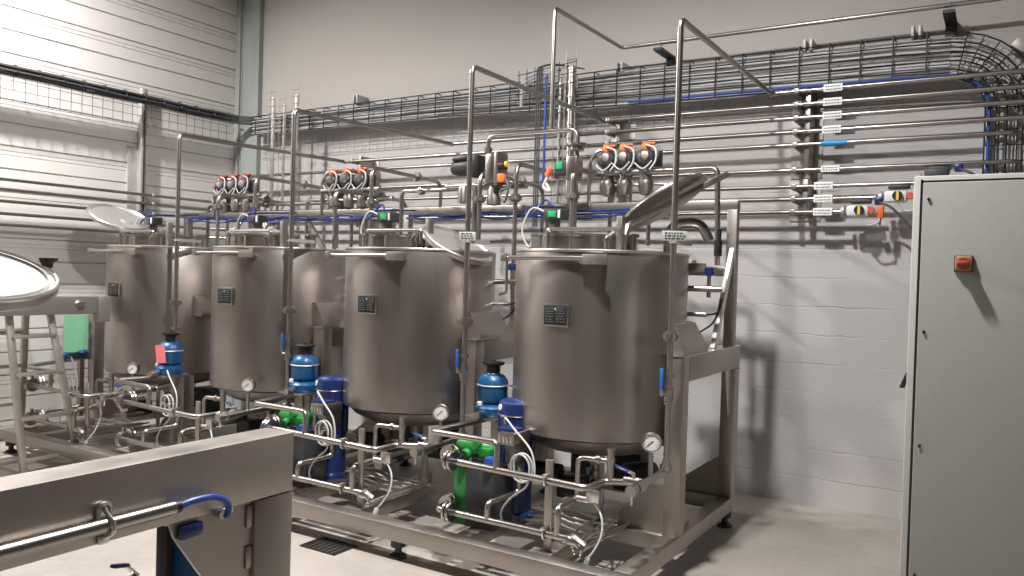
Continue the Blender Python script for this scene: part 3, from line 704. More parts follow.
# pipe leaving the near manifold and dropping right of the nearest tank
t = thing('drop_pipe', 'steel pipe dropping behind the pale brace, with a black coupling', 'pipe', (-1.6, 5.12, 1.68))
MB().tube([(-1.9, 5.12, 2.325), (-1.62, 5.12, 2.33), (-1.60, 5.12, 1.70)], .018, 12, .05).out('pipe_run', 'tube', t)
mb = MB(); mb.cyl((-1.6, 5.12, 1.76), (-1.6, 5.12, 1.86), .026); mb.cyl((-1.59, 5.10, 1.80), (-1.59, 5.10, 1.93), .016); mb.out('coupling', 'black', t)
mb = MB(); mb.box(-1.9, -1.5, 5.08, 5.12, 1.63, 1.69, .004); mb.cyl((-1.75, 5.1, 1.66), (-1.75, 5.1, 1.73), .015); mb.out('pipe_shelf', 'frame', t)
# goose necks from the tank tops to the wall
GN = ((-2.92, 2.375, 'tall steel goose neck pipe in the gap before the braced tank', .016), (-2.475, 2.325, 'thick steel goose neck pipe standing behind the neck of the braced tank', .02), (-4.24, 2.405, 'tall steel goose neck pipe in the gap between the two skids', .016), (-3.22, 2.33, 'steel goose neck pipe standing behind the downward tilted lid', .016),
      (-5.565, 2.385, 'tall steel goose neck pipe between the shut-lid tank and the clad wall tank', .016), (-4.62, 2.245, 'short steel goose neck pipe standing behind the shut-lid tank', .016), (-6.05, 2.25, 'short steel goose neck pipe standing behind the clad wall tank', .016))
for gx, gz, lab, gr in GN:
    t = thing('goose_neck_pipe', lab, 'pipe', (gx, 4.75, 1.7), 'goose neck pipes')
    MB().tube([(gx, 4.75, 1.25), (gx, 4.75, gz), (gx + .02, 5.62, gz - .02), (gx + .02, 5.62, gz - .35)], gr, 12, .09).out('pipe_run', 'tube', t)
    mb = MB(); tri_clamp(mb, (gx, 4.75, 2.13), Z, .045); mb.out('clamp_union', 'dish', t)
    mb = MB(); tri_clamp(mb, (gx + .01, 5.3, gz - .01), Y, .04); mb.out('clamp_union', 'dish', t)
# black motor valve with its steel housing
t = thing('motor_valve', 'black motor with upright steel housing, yellow knob and orange plug under the header arch', 'valve', (-3.3, 4.78, 2.1))
MB().lathe([(0, .11), (.05, .1), (.06, .05), (.06, -.08), (.045, -.11), (0, -.11)], (-3.39, 4.8, 2.37), (-1, .1, 0), 22).out('motor', 'dark', t)
mb = MB(); mb.box(-3.47, -3.33, 4.74, 4.86, 2.41, 2.445, .012); mb.box(-3.3, -3.24, 4.74, 4.86, 2.29, 2.45, .008); mb.out('motor_box', 'black', t)
MB().box(-3.17, -3.08, 4.72, 4.86, 2.24, 2.45, .02).out('housing', 'tube', t)
MB().box(-3.085, -3.05, 4.71, 4.85, 2.22, 2.46, .01).out('back_plate', 'dish', t)
mb = MB(); mb.cyl((-3.05, 4.74, 2.36), (-2.99, 4.72, 2.36), .03); mb.out('selector', 'black', t)
MB().cyl((-2.99, 4.72, 2.365), (-2.975, 4.72, 2.365), .022).out('selector_knob', 'yellow', t)
mb = MB(); mb.box(-3.05, -2.99, 4.70, 4.74, 2.24, 2.30, .008); mb.out('plug', 'orange', t)
MB().tube(spline([(-3.0, 4.72, 2.28), (-2.95, 4.7, 2.2), (-2.98, 4.7, 2.1), (-3.03, 4.72, 2.17), (-2.96, 4.72, 2.2)]), .008, 7).out('signal_cable', 'cable_d', t)
MB().tube([(-3.55, 4.8, 2.235), (-3.0, 4.8, 2.235)], .02, 12).out('base_pipe', 'tube', t)
mb = MB(); mb.lathe([(0, -.15), (.05, -.14), (.05, -.04), (.03, 0)], (-3.13, 4.8, 2.235), seg=16); mb.lathe([(0, -.13), (.04, -.12), (.04, -.03), (.03, 0)], (-3.4, 4.8, 2.235), seg=16); mb.tube([(-3.3, 4.8, 2.23), (-3.3, 4.8, 1.8)], .015, 10); mb.out('valve_body', 'dish', t)
# green-lit switch box under the header flange
t = thing('switch_box', 'grey switch box with a green window hanging under the header flange', 'valve', (-2.55, 4.78, 2.1))
mb = MB(); mb.box(-2.53, -2.45, 4.74, 4.84, 2.25, 2.40, .008); mb.out('box_body', 'tube', t)
MB().box(-2.615, -2.53, 4.74, 4.82, 2.28, 2.37, .006).out('dark_housing', 'dark', t)
MB().box(-2.60, -2.555, 4.734, 4.742, 2.315, 2.365, .003).out('green_window', 'led', t)
MB().cyl((-2.67, 4.74, 2.275), (-2.64, 4.74, 2.325), .02).out('amber_cap', 'orange', t)
MB().tube(spline([(-2.66, 4.74, 2.27), (-2.69, 4.73, 2.2), (-2.64, 4.73, 2.17), (-2.68, 4.74, 2.23)]), .01, 8).out('white_lead', 'hose_w', t)
MB().tube([(-2.475, 4.78, 2.22), (-2.475, 4.78, 1.9)], .018, 12).out('stem_pipe', 'tube', t)
# cross pipes on the rails
for gx0, gx1, gy, gz, lab in ((-4.1, -2.95, 4.95, 2.235, 'level steel pipe with a tee behind the downward tilted lid'), (-6.9, -5.2, 5.3, 2.2, 'level steel pipe over the rail behind the clad wall tank'), (-5.4, -4.4, 5.2, 2.215, 'level steel pipe over the rail behind the shut-lid tank')):
    t = thing('cross_pipe', lab, 'pipe', (gx0, gy, 2.0), 'cross pipes over the rail')
    MB().tube([(gx0, gy, gz - .45), (gx0, gy, gz), (gx1, gy, gz)], .017, 12, .05).out('pipe_run', 'tube', t)
    mb = MB(); tri_clamp(mb, ((gx0 + gx1) / 2, gy, gz), X, .036); mb.out('clamp_union', 'tube', t)
    mb = MB(); tri_clamp(mb, (gx0 + .2, gy, gz), X, .036); mb.out('clamp_union', 'tube', t)
    MB().tube([((gx0 + gx1) / 2 + .15, gy, gz), ((gx0 + gx1) / 2 + .15, gy, gz - .5)], .015, 10).out('pipe_branch', 'tube', t)
# blue air hoses resting along the rails
for xa, xb, n, lab in ((-4.15, -1.9, 3, 'blue air hose strung along the rail of the skid with the pale brace'), (-6.95, -4.45, 3, 'blue air hose strung along the rail of the skid by the clad wall')):
    for k in range(n):
        pts = []; xx = xa + .03 * k
        while xx < xb:
            pts.append((xx, 5.085 + random.uniform(-.018, .015), 2.025 + .018 * k + random.uniform(-.018, .016))); xx += .22
        tag(MB().tube(spline(pts, 4), .0072, 7).out('air_hose', 'hose_n'), lab, 'hose', lab.replace('hose', 'hoses'))

# ------------------------------------------------------------------ wall valve stations right of the brackets
for k, (vx, vz, lab, wh) in enumerate(((-.86, 2.10, 'white valve station with orange knobs, lowest on the block wall', True), (-.63, 2.19, 'white valve station with orange knobs touching the cabinet edge', True), (-.40, 2.30, 'dark valve station peeping out above the grey cabinet', False))):
    t = thing('valve_station', lab, 'valve', (vx, PY, vz), 'valve stations on the wall pipes')
    if wh: MB().box(vx - .085, vx + .055, PY - .05, PY + .04, vz - .038, vz + .036, .018).out('station_body', 'white', t)
    else: MB().box(vx - .08, vx + .06, PY - .06, PY + .04, vz - .02, vz + .06, .01).out('station_body', 'dark', t)
    mb = MB(); mb.cyl((vx - .12, PY, vz), (vx - .10, PY, vz), .04); mb.out('inlet_flange', 'zinc', t)
    if wh:
        MB().cyl((vx + .0, PY - .08, vz), (vx + .0, PY - .05, vz), .031).out('selector', 'black', t)
        MB().box(vx - .007, vx + .009, PY - .087, PY - .08, vz - .03, vz + .03).out('selector_bar', 'yellow', t)
        MB().cyl((vx + .075, PY - .07, vz), (vx + .075, PY - .02, vz), .021).out('push_knob', 'red', t)
        MB().box(vx + .11, vx + .15, PY - .06, PY - .02, vz - .055, vz + .03, .008).out('solenoid', 'orange', t)
        MB().tube([(vx + .13, PY - .04, vz - .05), (vx + .125, PY - .04, vz - .11)], .008, 8).out('silencer', 'bright', t)
    mb = MB(); mb.box(vx - .06, vx + .07, PY - .05, PY - .0, vz + .045, vz + .075, .008); mb.out('top_block', 'dark', t)
    mb = MB(); mb.box(vx + .09, vx + .14, PY - .05, PY - .01, vz + .035, vz + .085, .008); mb.out('blue_plug', 'navy', t)
    MB().tube(spline([(vx + .12, PY - .05, vz + .05), (vx + .2, PY - .06, vz + .01), (vx + .3, PY - .06, vz - .1), (vx + .5, PY - .05, vz - .28)]), .0085, 7).out('signal_cable', 'cable_d', t)
    MB().tube(spline([(vx + .0, PY - .05, vz - .05), (vx + .05, PY - .05, vz - .1), (vx + .12, PY - .05, vz - .08), (vx + .12, PY - .05, vz - .03)]), .0075, 7).out('cable_loop', 'cable', t)
# ------------------------------------------------------------------ grey control cabinet
t = thing('control_cabinet', 'tall light grey steel control cabinet with a red and amber rotary switch', 'cabinet', (.35, 3.55, 0))
MB().box(-.305, 1.0, 3.285, 3.80, .08, 2.005, .006).out('body', 'cabrim', t)
MB().box(-.295, .99, 3.30, 3.79, 0, .08).out('plinth', 'dark', t)
d = MB().box(-.272, .975, 3.262, 3.284, .12, 1.978, .004).out('door', 'cab', t)
mb = MB()
mb.box(-.281, -.274, 3.27, 3.285, .1, 1.99); mb.box(-.28, .98, 3.27, 3.285, 1.981, 1.986); mb.out('door_seal', 'black', d)
for sz in (1.917, 1.437, 1.022, .55): MB().cyl((-.252, 3.258, sz), (-.252, 3.264, sz), .0055, seg=12).out('screw', 'black', d)
s = MB().box(-.161, -.107, 3.247, 3.262, 1.66, 1.712, .007).out('switch_plate', 'swplate', t)
MB().box(-.164, -.104, 3.256, 3.262, 1.657, 1.715, .007).out('plate_edge', 'dark', s)
MB().cyl((-.134, 3.248, 1.686), (-.134, 3.236, 1.686), .021).out('switch_collar', 'swknob', s)
MB().box(-.155, -.113, 3.222, 3.242, 1.678, 1.696, .007).out('rotary_handle', 'swknob', s)
MB().box(.10, .13, 3.23, 3.262, 1.2, 1.28, .006).out('door_handle', 'black', d)
mb = MB(); mb.prism([(.0, .0), (.022, .0), (.036, .055), (.062, .115), (.062, .145), (.022, .06)], (-.385, 3.86, 1.16), X, Z, .012); mb.out('cable_strap', 'black', t)

# ------------------------------------------------------------------ front pipework, pots and pumps of each tank
WHO = ('before the braced tank', 'before the sloping-lid tank', 'before the shut-lid tank', 'before the clad wall tank')
def front_module(i, mx, rx, ry, px, sc):
    """mx: x of the flanges at the left end, rx/ry: foot of the riser, px: x of the blue pot"""
    FY = 3.55
    def P(dx, y, z): return (mx + dx * sc, y, z)
    t = thing('pump_pipework', 'bent steel pipework with dial gauge ' + WHO[i], 'pipework', (mx + .5, FY, .2), 'front pipework')
    r = .0185
    e = rx + (-.005, .0, -.16, -.2)[i]
    MB().tube([P(-.07, 3.76, .585), P(-.07, FY, .58), P(.83, FY, .56), P(.83, 3.74, .56), (e - .01, 3.74, .585)], r, 12, .05).out('upper_pipe', 'tube', t)
    MB().tube([P(-.09, 3.80, .30), P(-.09, FY, .30), P(.74, FY, .295), P(.80, FY, .27)], r, 12, .05).out('lower_pipe', 'tube', t)
    MB().tube([(px - .0, (4.12, 4.05, 3.98, 4.12)[i], .722), P(-.14, FY + .01, .718), P(.295, FY + .01, .715), P(.295, FY, .57)], .017, 12, .04).out('loop_pipe', 'tube', t)
    MB().tube([P(.25, FY, .30), P(.25, FY, .39), P(.29, 3.80, .40), P(.29, 3.80, .56), P(.29, 3.70, .565)], .016, 12, .04).out('bypass_pipe', 'tube', t)
    MB().tube([P(.67, FY, .30), P(.67, FY, .44), P(.67, 4.1, .45)], .018, 12, .045).out('cross_pipe', 'tube', t)
    MB().tube([P(.69, 3.72, .45), P(.69, 3.72, .665), P(.86, 3.74, .665)], .0135, 12, .035).out('branch_pipe', 'tube', t)
    mb = MB(); mb.cyl(P(.865, 3.74, .55), P(.865, 3.74, .72), .018); mb.cyl(P(.865, 3.74, .72), P(.865, 3.74, .732), .022); tri_clamp(mb, P(.80, 3.737, .665), X, .022, .01); mb.cyl(P(.865, 3.74, .65), P(.865, 3.74, .682), .023); mb.out('sample_stub', 'tube', t)
    MB().tube([(e, 3.56, .59), (e, ry, .60), (rx, ry, .66)], .019, 12, .04).out('riser_feed', 'tube', t)
    mb = MB(); mb.cyl((e, 3.53, .59), (e, 3.575, .59), .027); mb.cyl((e, 3.60, .59), (e, 3.68, .59), .028); mb.out('end_cap', 'tube', t)
    MB().cyl((e, 3.55, .57), (e, 3.55, .52), .005, seg=8).out('drip_tip', 'white', t)
    # round clamps at the two pump ports
    for cy, c in (((FY, .58), 0), ((FY, .30), 1)):
        mb = MB()
        for dx in (-.005, -.03): mb.lathe([(.02, -.009), (.052, -.009), (.056, -.004), (.056, .004), (.052, .009), (.02, .009)], P(dx + .02, FY, cy[1]), X, 26)
        mb.box(mx + .0, mx + .02, FY - .012, FY + .012, cy[1] + .05, cy[1] + .085, .004)
        mb.lathe([(.02, -.01), (.056, -.01), (.06, 0), (.056, .01), (.02, .01)], P(-.075, 3.64, cy[1]), Y, 26)
        mb.lathe([(.02, -.01), (.056, -.01), (.06, 0), (.056, .01), (.02, .01)], P(-.075, 3.665, cy[1]), Y, 26)
        mb.out('clamp_flange', 'tube', t)
    for zz, dx in ((.565, .60), (.297, .60)):
        mb = MB()
        mb.tube([P(dx - .0, FY + .03, zz + .026), P(dx, FY - .02, zz + .026), P(dx, FY - .026, zz), P(dx, FY - .02, zz - .026), P(dx, FY + .03, zz - .026)], .006, 8, .015)
        mb.box(mx + dx * sc - .012, mx + dx * sc + .012, FY - .03, FY + .02, zz + .018, zz + .034, .003)
        mb.out('u_clamp', 'bright', t)
    # gauge
    g0 = Vector((e + .0, 3.78, .60))
    g = MB().tube([g0, g0 + Z * .13], .012, 10).out('gauge_stem', 'tube', t)
    gc = g0 + Z * .185; ax = Vector((.42, -.9, .08)).normalized()
    pg = MB().lathe([(0, -.02), (.046, -.02), (.05, -.012), (.05, .014), (.042, .018), (.042, .01), (0, .01)], gc, ax, 30).out('pressure_gauge', 'tube', t)
    MB().cyl(gc + ax * .010, gc + ax * .0125, .041, seg=28).out('dial', 'dial', pg)
    sx = Z.cross(ax).normalized(); sz = ax.cross(sx)
    mb = MB()
    for k in range(11):
        a = math.radians(225 - 27 * k); u = sx * math.cos(a) + sz * math.sin(a); mb.bar(gc + ax * .013 + u * .031, gc + ax * .013 + u * .037, .0025, .001, up=ax)
    mb.out('dial_marks', 'ink', pg)
    u = -sx * .7 - sz * .6; MB().bar(gc + ax * .0138 - u * .012, gc + ax * .0138 + u * .03, .004, .0015, up=ax).out('needle', 'ink', pg)
    # lever valves
    lever_valve(t, (e - .07, 3.74, .582), X, (-.9, .25, .12), .026, 'navy', .10, up=(0, -.2, 1))
    mb = MB(); mb.cyl(P(.70, 3.70, .46), P(.80, 3.70, .46), .016); mb.box(mx + .76 * sc, mx + .83 * sc, 3.68, 3.70, .455, .52, .004); mb.out('sample_valve', 'bright', t)
    MB().tube(spline([P(.80, 3.69, .46), P(.86, 3.66, .40), P(.88, 3.62, .32), P(.86, 3.58, .25), P(.84, 3.56, .22)]), .0055, 7).out('sample_hose', 'hose_w', t)
    MB().cyl(P(.84, 3.56, .22), P(.83, 3.55, .165), .014, seg=12).out('sample_plug', 'white', t)
    lever_valve(t, P(.76, FY, .285), X, (.8, -.1, -.3), .02, 'bright', .06, up=(0, -.3, 1))
    # blue surge pot on a plate
    py = (4.12, 4.05, 3.98, 4.12)[i]
    q = thing('surge_pot', 'blue pressure pot with black collar cap ' + POTL[i], 'pressure pot', (px, py, .74), 'blue pressure pots')
    MB().lathe([(0, .735), (.09, .735), (.105, .76), (.105, .79), (.085, .81), (.07, .815), (.085, .825), (.092, .84), (.092, .92), (.088, .925), (.088, .93), (.094, .935), (.09, .955), (.07, .985), (.045, .995), (0, .995)], (px, py, 0), seg=36).out('pot_body', 'blue', q)
    MB().torus((px, py, .925), .094, .005, seg=36).out('clamp_ring', 'white_steel', q)
    MB().bar((px + .09, py - .02, .93), (px + .155, py - .03, .935), .016, .01, bev=.003).out('ring_bolt', 'bright', q)
    MB().lathe([(.05, .99), (.042, 1.0), (.042, 1.04), (.068, 1.052), (.07, 1.064), (.0, 1.068)], (px, py, 0), seg=28).out('cap', 'black', q)
    MB().tube([(px, py, 1.06), (px, py, 1.078)], .012, 8).out('cap_bolt', 'dark', q)
    MB().box(px - .05, px - .02, py - .098, py - .07, .80, .83, .006).out('sticker', 'white', q)
    MB().tube([(px - .0, py - .085, .765), (px - .0, py - .125, .755)], .022, 14).out('inlet', 'blue', q)
    MB().cyl((px, py - .12, .755), (px, py - .17, .752), .023).out('inlet_union', 'tube', q)
    mb = MB(); mb.box(px - .14, px + .10, py - .12, py + .12, .722, .735); mb.box(px - .02, px + .03, py + .02, py + .06, .2, .722); mb.out('pot_stand', 'frame', q)
    # vertical pump motor
    if i < 2:
        vx, vy = (px + .25 if i == 0 else -3.87), 4.0
        q = thing('pump_motor', 'upright navy blue pump motor with a domed cap ' + WHO[i], 'pump', (vx, vy, .2), 'navy pump motors')
        MB().lathe([(.095, .2), (.12, .2), (.12, .23), (.1, .24), (.1, .66), (.106, .68), (.108, .80), (.0, .80)], (vx, vy, 0), seg=32).out('motor_body', 'navy', q)
        MB().lathe([(.111, .79), (.112, .83), (.105, .86), (.083, .876), (.04, .882), (0, .882)], (vx, vy, 0), seg=32).out('fan_cap', 'navy', q)
        MB().torus((vx, vy, .79), .11, .004, seg=32).out('cap_band', 'bright', q)
        mb = MB()
        for k in range(18):
            a = 2 * PI * k / 18; mb.box(vx + .106 * math.cos(a) - .003, vx + .106 * math.cos(a) + .003, vy + .106 * math.sin(a) - .003, vy + .106 * math.sin(a) + .003, .50, .78)
        mb.out('cooling_fin', 'navy', q)
        MB().lathe([(0, .004), (.018, .003), (.02, 0)], (vx - .057, vy - .094, .835), (-.5, -.85, .1), 18).out('logo_sticker', 'white', q)
    # metering pump set: green head, green and black boxes, terminal box
    bx = mx + .0
    if i < 2:
        q = thing('metering_pump', 'green metering pump with black box ' + WHO[i], 'pump', (bx + .1, 3.75, .2), 'green metering pumps')
        MB().lathe([(0, .10), (.03, .1), (.05, .07), (.06, .02), (.06, -.04), (.045, -.1), (.03, -.13), (0, -.13)], (bx + .06, 3.74, .625), (1, .15, -.1), 24).out('pump_head', 'green', q)
        mb = MB(); mb.box(bx + .09, bx + .17, 3.68, 3.74, .58, .64, .012); mb.cyl((bx + .02, 3.69, .60), (bx + .02, 3.65, .59), .03); mb.cyl((bx + .1, 3.68, .66), (bx + .1, 3.64, .66), .02); mb.out('green_fitting', 'green', q)
        mb = MB(); mb.cyl((bx - .0, 3.67, .57), (bx + .03, 3.64, .57), .028); mb.box(bx + .06, bx + .14, 3.66, 3.72, .55, .585, .01); mb.out('black_fitting', 'black', q)
        MB().lathe([(0, .03), (.028, .028), (.034, 0), (.03, -.03), (0, -.03)], (bx + .185, 3.66, .575), (.3, -1, 0), 18).out('blue_knob', 'hose_b', q)
        MB().box(bx - .05, bx + .03, 3.66, 3.86, .2, .53, .006).out('green_box', 'green', q)
        MB().box(bx + .03, bx + .215, 3.655, 3.86, .2, .53, .006).out('black_box', 'dark', q)
        tb = MB().box(bx + .19, bx + .30, 3.72, 3.90, .665, .735, .006).out('terminal_block', 'tube', q)
        mb = MB()
        for k in range(4): mb.box(bx + .20 + .025 * k, bx + .215 + .025 * k, 3.714, 3.722, .68, .71, .002)
        mb.out('terminal_gland', 'bright', tb)
        MB().box(bx + .16, bx + .28, 3.76, 3.86, .735, .75, .003).out('block_lid', 'navy', tb)
        MB().box(bx + .215, bx + .29, 3.76, 3.9, .56, .662, .006).out('gearbox', 'tube', q)
    # white hose coil
    cx, cy, cz = bx + .41, 3.66, .585
    pts = [(bx + .2, 3.78, .77), (bx + .22, 3.75, .81), (bx + .30, 3.72, .76), (bx + .43, 3.68, .67)]
    for k in range(1, 22):
        a = PI * .1 - 2 * PI * k / 10; pts.append((cx + .062 * math.cos(a), cy - .003 * k, cz + .075 * math.sin(a)))
    pts += [(cx + .03, 3.62, .49), (cx - .06, 3.63, .42), (cx - .12, 3.63, .34), (cx - .11, 3.64, .27), (cx + .0, 3.68, .235)]
    tag(MB().tube(spline(pts, 6), .0056, 8).out('hose_coil', 'hose_w'), 'white plastic hose coiled behind the pipework ' + WHO[i], 'hose', 'white coiled hoses')
    # braided hoses lying on the cross beam
    def braid(pts, r): tag(MB().tube(spline(pts), r, 7).out('braided_hose', 'bright'), 'silvery braided hose lying on the skid beams ' + WHO[i], 'hose', 'braided hoses ' + WHO[i])
    for k in range(7):
        x0 = mx + .74 * sc + random.uniform(-.07, .09); z0 = .222 + .016 * (k % 4)
        braid([(x0, 3.56, z0), (x0 + random.uniform(-.03, .03), 3.75, z0 + .02), (x0 + random.uniform(-.03, .03), 3.95, z0 + .01), (x0 - .04 + random.uniform(-.05, .05), 4.14, z0)], .006)
    for k in range(6):
        y0 = 3.9 + .035 * k; z0 = .22 + .02 * (k % 3)
        braid([(mx + .28, y0, z0), (mx + .45, y0 + random.uniform(-.03, .03), z0 + .02), (mx + .6, y0, z0), (mx + .78 * sc, y0 + random.uniform(-.05, .05), z0 + .01)], .006)
POTL = ('beside the braced tank', 'between the two skids', 'with a pink card hung on it', 'under a green sheet beside the ladder')
front_module(0, -2.55, RX[0][0], RX[0][1], -2.655, 1.0)
front_module(1, -3.98, RX[1][0], RX[1][1], -4.19, 1.08)
front_module(2, -5.53, RX[2][0], RX[2][1], -5.60, 1.0)
front_module(3, -6.80, RX[3][0], RX[3][1], -7.15, .93)
# card and sheet hung on two of the pots
d = Vector((.72, -.69, 0))
tag(MB().obox((-5.565, 3.87, .905), (.072, .004, .14), Matrix((Vector((.85, .52, .12)).normalized(), Vector((-.52, .85, 0)).normalized(), Vector((-.11, -.05, .99)).normalized())).transposed()).out('pink_card', 'pink'), 'pink card hung on a blue pressure pot', 'card')
mb = MB(); n = 9
vs = []
for side in (0, .004):
    for j in range(2):
        for k in range(n):
            s = k / (n - 1); vs.append(mb.bm.verts.new((-7.075 + .215 * s, 3.955 - .015 * math.sin(s * PI * 3) + .10 * s + side, 1.125 + .01 * s - .315 * j - .012 * math.sin(s * 5) * j)))
for f in (0, 2 * n):
    for k in range(n - 1): mb.bm.faces.new((vs[f + k], vs[f + k + 1], vs[f + n + k + 1], vs[f + n + k]))
for k in range(n - 1):
    mb.bm.faces.new((vs[k], vs[k + 1], vs[2 * n + k + 1], vs[2 * n + k])); mb.bm.faces.new((vs[n + k], vs[n + k + 1], vs[3 * n + k + 1], vs[3 * n + k]))
tag(mb.out('green_sheet', 'gsheet'), 'translucent green plastic sheet draped over the pot by the work platform', 'sheet')

# ------------------------------------------------------------------ floor drain
t = thing('floor_drain', 'black slotted drain grate in the floor under a skid beam', 'drain', (-3.29, 3.4, 0))
mb = MB(); mb.box(-3.42, -3.15, 3.30, 3.31, 0, .008); mb.box(-3.42, -3.15, 3.48, 3.49, 0, .008); mb.box(-3.42, -3.41, 3.30, 3.49, 0, .008); mb.box(-3.16, -3.15, 3.30, 3.49, 0, .008)
mb.out('drain_frame', 'black', t)
mb = MB()
for k in range(7): mb.box(-3.405 + .037 * k, -3.385 + .037 * k, 3.31, 3.48, 0, .007)
mb.out('grate_bar', 'black', t)

# ------------------------------------------------------------------ work platform with stepladder legs by the clad wall
t = thing('work_platform', 'grey work platform on splayed ladder legs beside the clad wall', 'platform', (-6.4, 3.3, 0))
MB().box(-6.75, -6.13, 2.55, 3.70, 1.195, 1.335, .006).out('deck', 'deck', t)
mb = MB(); mb.lathe([(0, .02), (.03, .018), (.034, .006), (.045, 0)], (-6.13, 3.55, 1.265), X, 20); mb.out('deck_knob', 'dish', t)
MB().box(-6.2, -6.125, 3.70, 3.80, 1.13, 1.335, .004).out('end_plate', 'deck', t)
legs = (((-6.25, 3.09, 1.195), (-6.17, 3.18, 0)), ((-6.25, 3.39, 1.195), (-6.17, 3.60, 0)), ((-6.6, 3.09, 1.195), (-7.1, 3.2, 0)), ((-6.6, 3.39, 1.195), (-7.1, 3.62, 0)))
for a, b in legs:
    MB().bar(a, b, .05, .03, up=(1, 0, 0), bev=.003).out('leg', 'alu', t)
def on(l, z):
    a, b = Vector(l[0]), Vector(l[1]); return a.lerp(b, (a.z - z) / a.z)
for z in (1.03, .75, .42, .11):
    MB().bar(on(legs[0], z), on(legs[1], z), .07 if z > .2 else .03, .025, bev=.003).out('rung', 'alu', t)
    MB().bar(on(legs[2], z), on(legs[3], z), .03, .03, bev=.003).out('rung', 'alu', t)

# ------------------------------------------------------------------ the frame close to the camera
t = thing('machine_frame', 'large brushed steel frame beam and post close to the camera, carrying a conduit', 'frame', (-1.6, .9, 0))
xf, xb, ye = -1.545, -1.645, 1.463
MB().box(xb, xf, -1.2, ye, 1.03, 1.18, .004).out('upper_beam', 'frame', t)
MB().box(xb, xf, ye - .12, ye, 0, 1.029, .004).out('post', 'frame', t)
MB().prism([(ye - .12, 1.03), (ye - .35, 1.03), (ye - .335, .99), (ye - .225, .83), (ye - .12, .78)], (xf - .022, 0, 0), Y, Z, .01).out('side_plate', 'frame', t)
for zz in (1.0, .90, .80): MB().box(xf - .012, xf - .006, ye - .14, ye - .12, zz - .035, zz + .02, .003).out('weld_slot', 'dish', t)
mb = MB(); mb.box(xf - .012, xf + .004, ye - .33, ye - .27, .985, 1.018, .006); mb.out('cable_slot', 'navy', t)
mb = MB(); mb.box(xf - .005, xf + .012, ye - .225, ye - .195, 1.02, 1.036, .004); mb.cyl((xf, ye - .235, 1.027), (xf + .025, ye - .235, 1.027), .011, seg=12); mb.out('hose_fitting', 'bright', t)
MB().tube([(xf + .02, -1.2, 1.072), (xf + .02, 1.10, 1.072)], .015, 16).out('conduit', 'tube', t)
mb = MB(); mb.cyl((xf + .02, 1.10, 1.072), (xf + .02, 1.115, 1.072), .013); mb.out('conduit_end', 'black', t)
MB().tube(spline([(xf + .02, 1.115, 1.072), (xf + .025, 1.15, 1.078), (xf + .028, 1.20, 1.075), (xf + .028, 1.235, 1.055), (xf + .026, 1.24, 1.03), (xf + .02, 1.232, 1.022)]), .0075, 10).out('air_hose', 'hose_b', t, label='bright blue air hose')
mb = MB(); yc = .951; mb.tube([(xf + .0, yc, 1.11), (xf + .018, yc, 1.092), (xf + .038, yc, 1.082), (xf + .04, yc, 1.06), (xf + .02, yc, 1.05), (xf, yc, 1.04)], .005, 8, .01); mb.tube([(xf + .006, yc - .013, 1.085), (xf + .006, yc - .013, 1.112), (xf + .006, yc + .013, 1.114), (xf + .006, yc + .013, 1.087)], .004, 8, .012); mb.box(xf, xf + .008, yc - .012, yc + .012, 1.03, 1.05, .004)
mb.out('conduit_clip', 'bright', t)
# navy unit behind the post
t = thing('pump_unit', 'dark blue pump unit with a black end half hidden behind the close frame post', 'pump', (-1.9, 1.25, 0))
MB().box(-1.95, -1.66, 1.37, 1.49, 0, .985, .012).out('housing', 'blue', t)
MB().box(-1.94, -1.895, 1.345, 1.375, .66, .90, .008).out('end_cover', 'dark', t)
MB().tube([(-1.90, 1.36, .975), (-1.915, 1.335, .955), (-1.90, 1.33, .935), (-1.83, 1.35, .92)], .009, 10, .02).out('guard_tube', 'tube', t)
# ball valve with a blue lever low in front
t = thing('drain_valve', 'small steel ball valve with a dark blue lever low in front of the close frame', 'valve', (-1.66, 1.06, .5))
MB().tube([(-1.66, 1.10, 0), (-1.66, 1.10, .85)], .016, 12).out('stand_pipe', 'tube', t)
mb = MB(); mb.cyl((-1.66, 1.10, .80), (-1.66, 1.10, .87), .024); mb.cyl((-1.66, 1.10, .87), (-1.66, 1.10, .895), .010, seg=10); mb.out('valve_body', 'bright', t)
MB().bar((-1.66, 1.105, .895), (-1.655, 1.075, .925), .018, .005).out('lever_arm', 'bright', t)
MB().bar((-1.655, 1.08, .925), (-1.64, 1.035, .938), .018, .009, bev=.005).out('lever', 'navy', t)
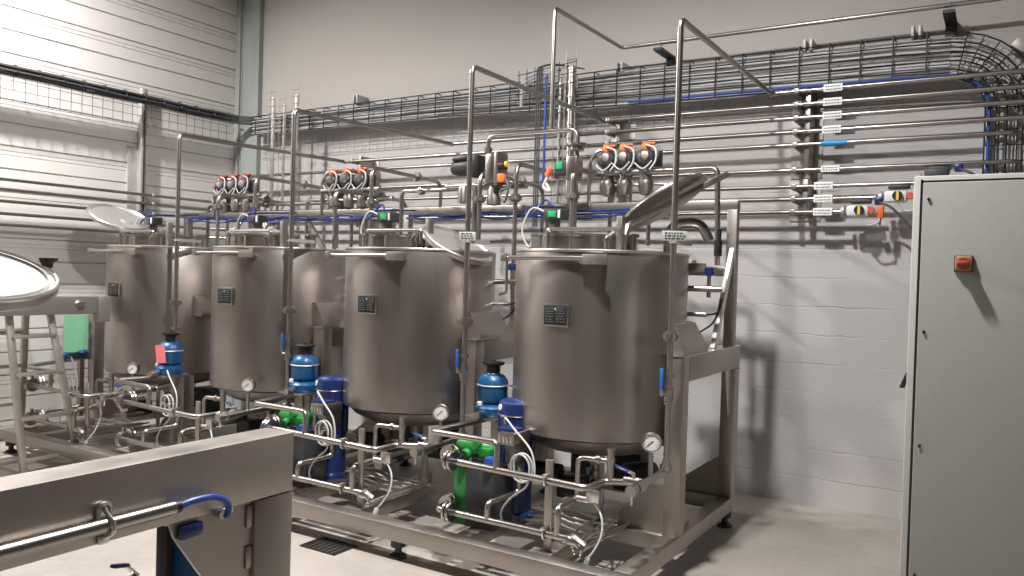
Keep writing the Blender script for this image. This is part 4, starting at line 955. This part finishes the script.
# open lid of a tank standing off to the left
t = thing('mixing_tank', 'open pale tank lid reaching over the ladder from a tank beside the close frame', 'tank', (-3.05, .72, 0))
MB().lathe([(TR - .02, .5), (TR, .52), (TR, 1.38), (.3, 1.42), (.26, 1.50), (0, 1.50)], (-3.05, .72, 0), seg=64).out('shell', 'tank', t)
for a in (45, 135, 225, 315): MB().box(-3.05 + .4 * math.cos(math.radians(a)) - .03, -3.05 + .4 * math.cos(math.radians(a)) + .03, .72 + .4 * math.sin(math.radians(a)) - .03, .72 + .4 * math.sin(math.radians(a)) + .03, 0, .56).out('leg', 'frame', t)
make_lid(t, (-2.42, 1.034, 1.572), (.302, -.003, .953), .27)
MB().tube([(-2.85, .8, 1.48), (-2.85, .8, 1.56), (-2.45, 1.0, 1.525)], .012, 10, .03).out('hinge_arm', 'frame', t)
mb = MB(); mb.prism([(0, 0), (.05, 0), (.047, -.007), (.034, -.016), (.032, -.03), (.01, -.02)], (-2.457, 1.306, 1.609), Vector((.85, .52, 0)), Z, .02); mb.out('lid_stop', 'black', t)

# ------------------------------------------------------------------ light
high_bay(-1.6, 2.6, 4.8, 'round high bay lamp over the aisle by the grey cabinet', 250, .22, 160)
high_bay(-2.95, 3.8, 4.6, 'round high bay lamp above the skid end with the tilted lid', 32, .16, 150)
high_bay(-6.52, 2.6, 5.0, 'round high bay lamp over the ladder by the clad wall', 330, .16, 165)
high_bay(.5, -4.2, 5.6, 'added lamp far back in the hall, lighting what the tanks reflect', 100, .3, 84)  # unseen lamp, added to brighten the hall floor mirrored in the tanks
w = bpy.data.worlds.new('World'); S.world = w; w.use_nodes = True
w.node_tree.nodes['Background'].inputs['Color'].default_value = (.5, .5, .52, 1); w.node_tree.nodes['Background'].inputs['Strength'].default_value = .03

# ------------------------------------------------------------------ camera
yaw, pit, rol = math.radians(121.644), math.radians(-.946), math.radians(1.688)
fw = Vector((math.cos(pit) * math.cos(yaw), math.cos(pit) * math.sin(yaw), math.sin(pit)))
rt = fw.cross(Z).normalized(); up = rt.cross(fw)
r2 = rt * math.cos(rol) + up * math.sin(rol); u2 = -rt * math.sin(rol) + up * math.cos(rol)
cd = bpy.data.cameras.new('camera'); cam = bpy.data.objects.new('camera', cd); COL.objects.link(cam)
m = Matrix((r2, u2, -fw)).transposed().to_4x4(); m.translation = (0, 0, 1.6)
cam.matrix_world = m
cd.sensor_width = 36; cd.lens = 803.1 / 1024 * 36; cd.clip_start = .05; cd.clip_end = 60
S.camera = cam
S.view_settings.view_transform = 'Standard'; S.view_settings.look = 'None'
S.view_settings.exposure = 0.0; S.view_settings.gamma = 1.0
S.view_settings.use_curve_mapping = False
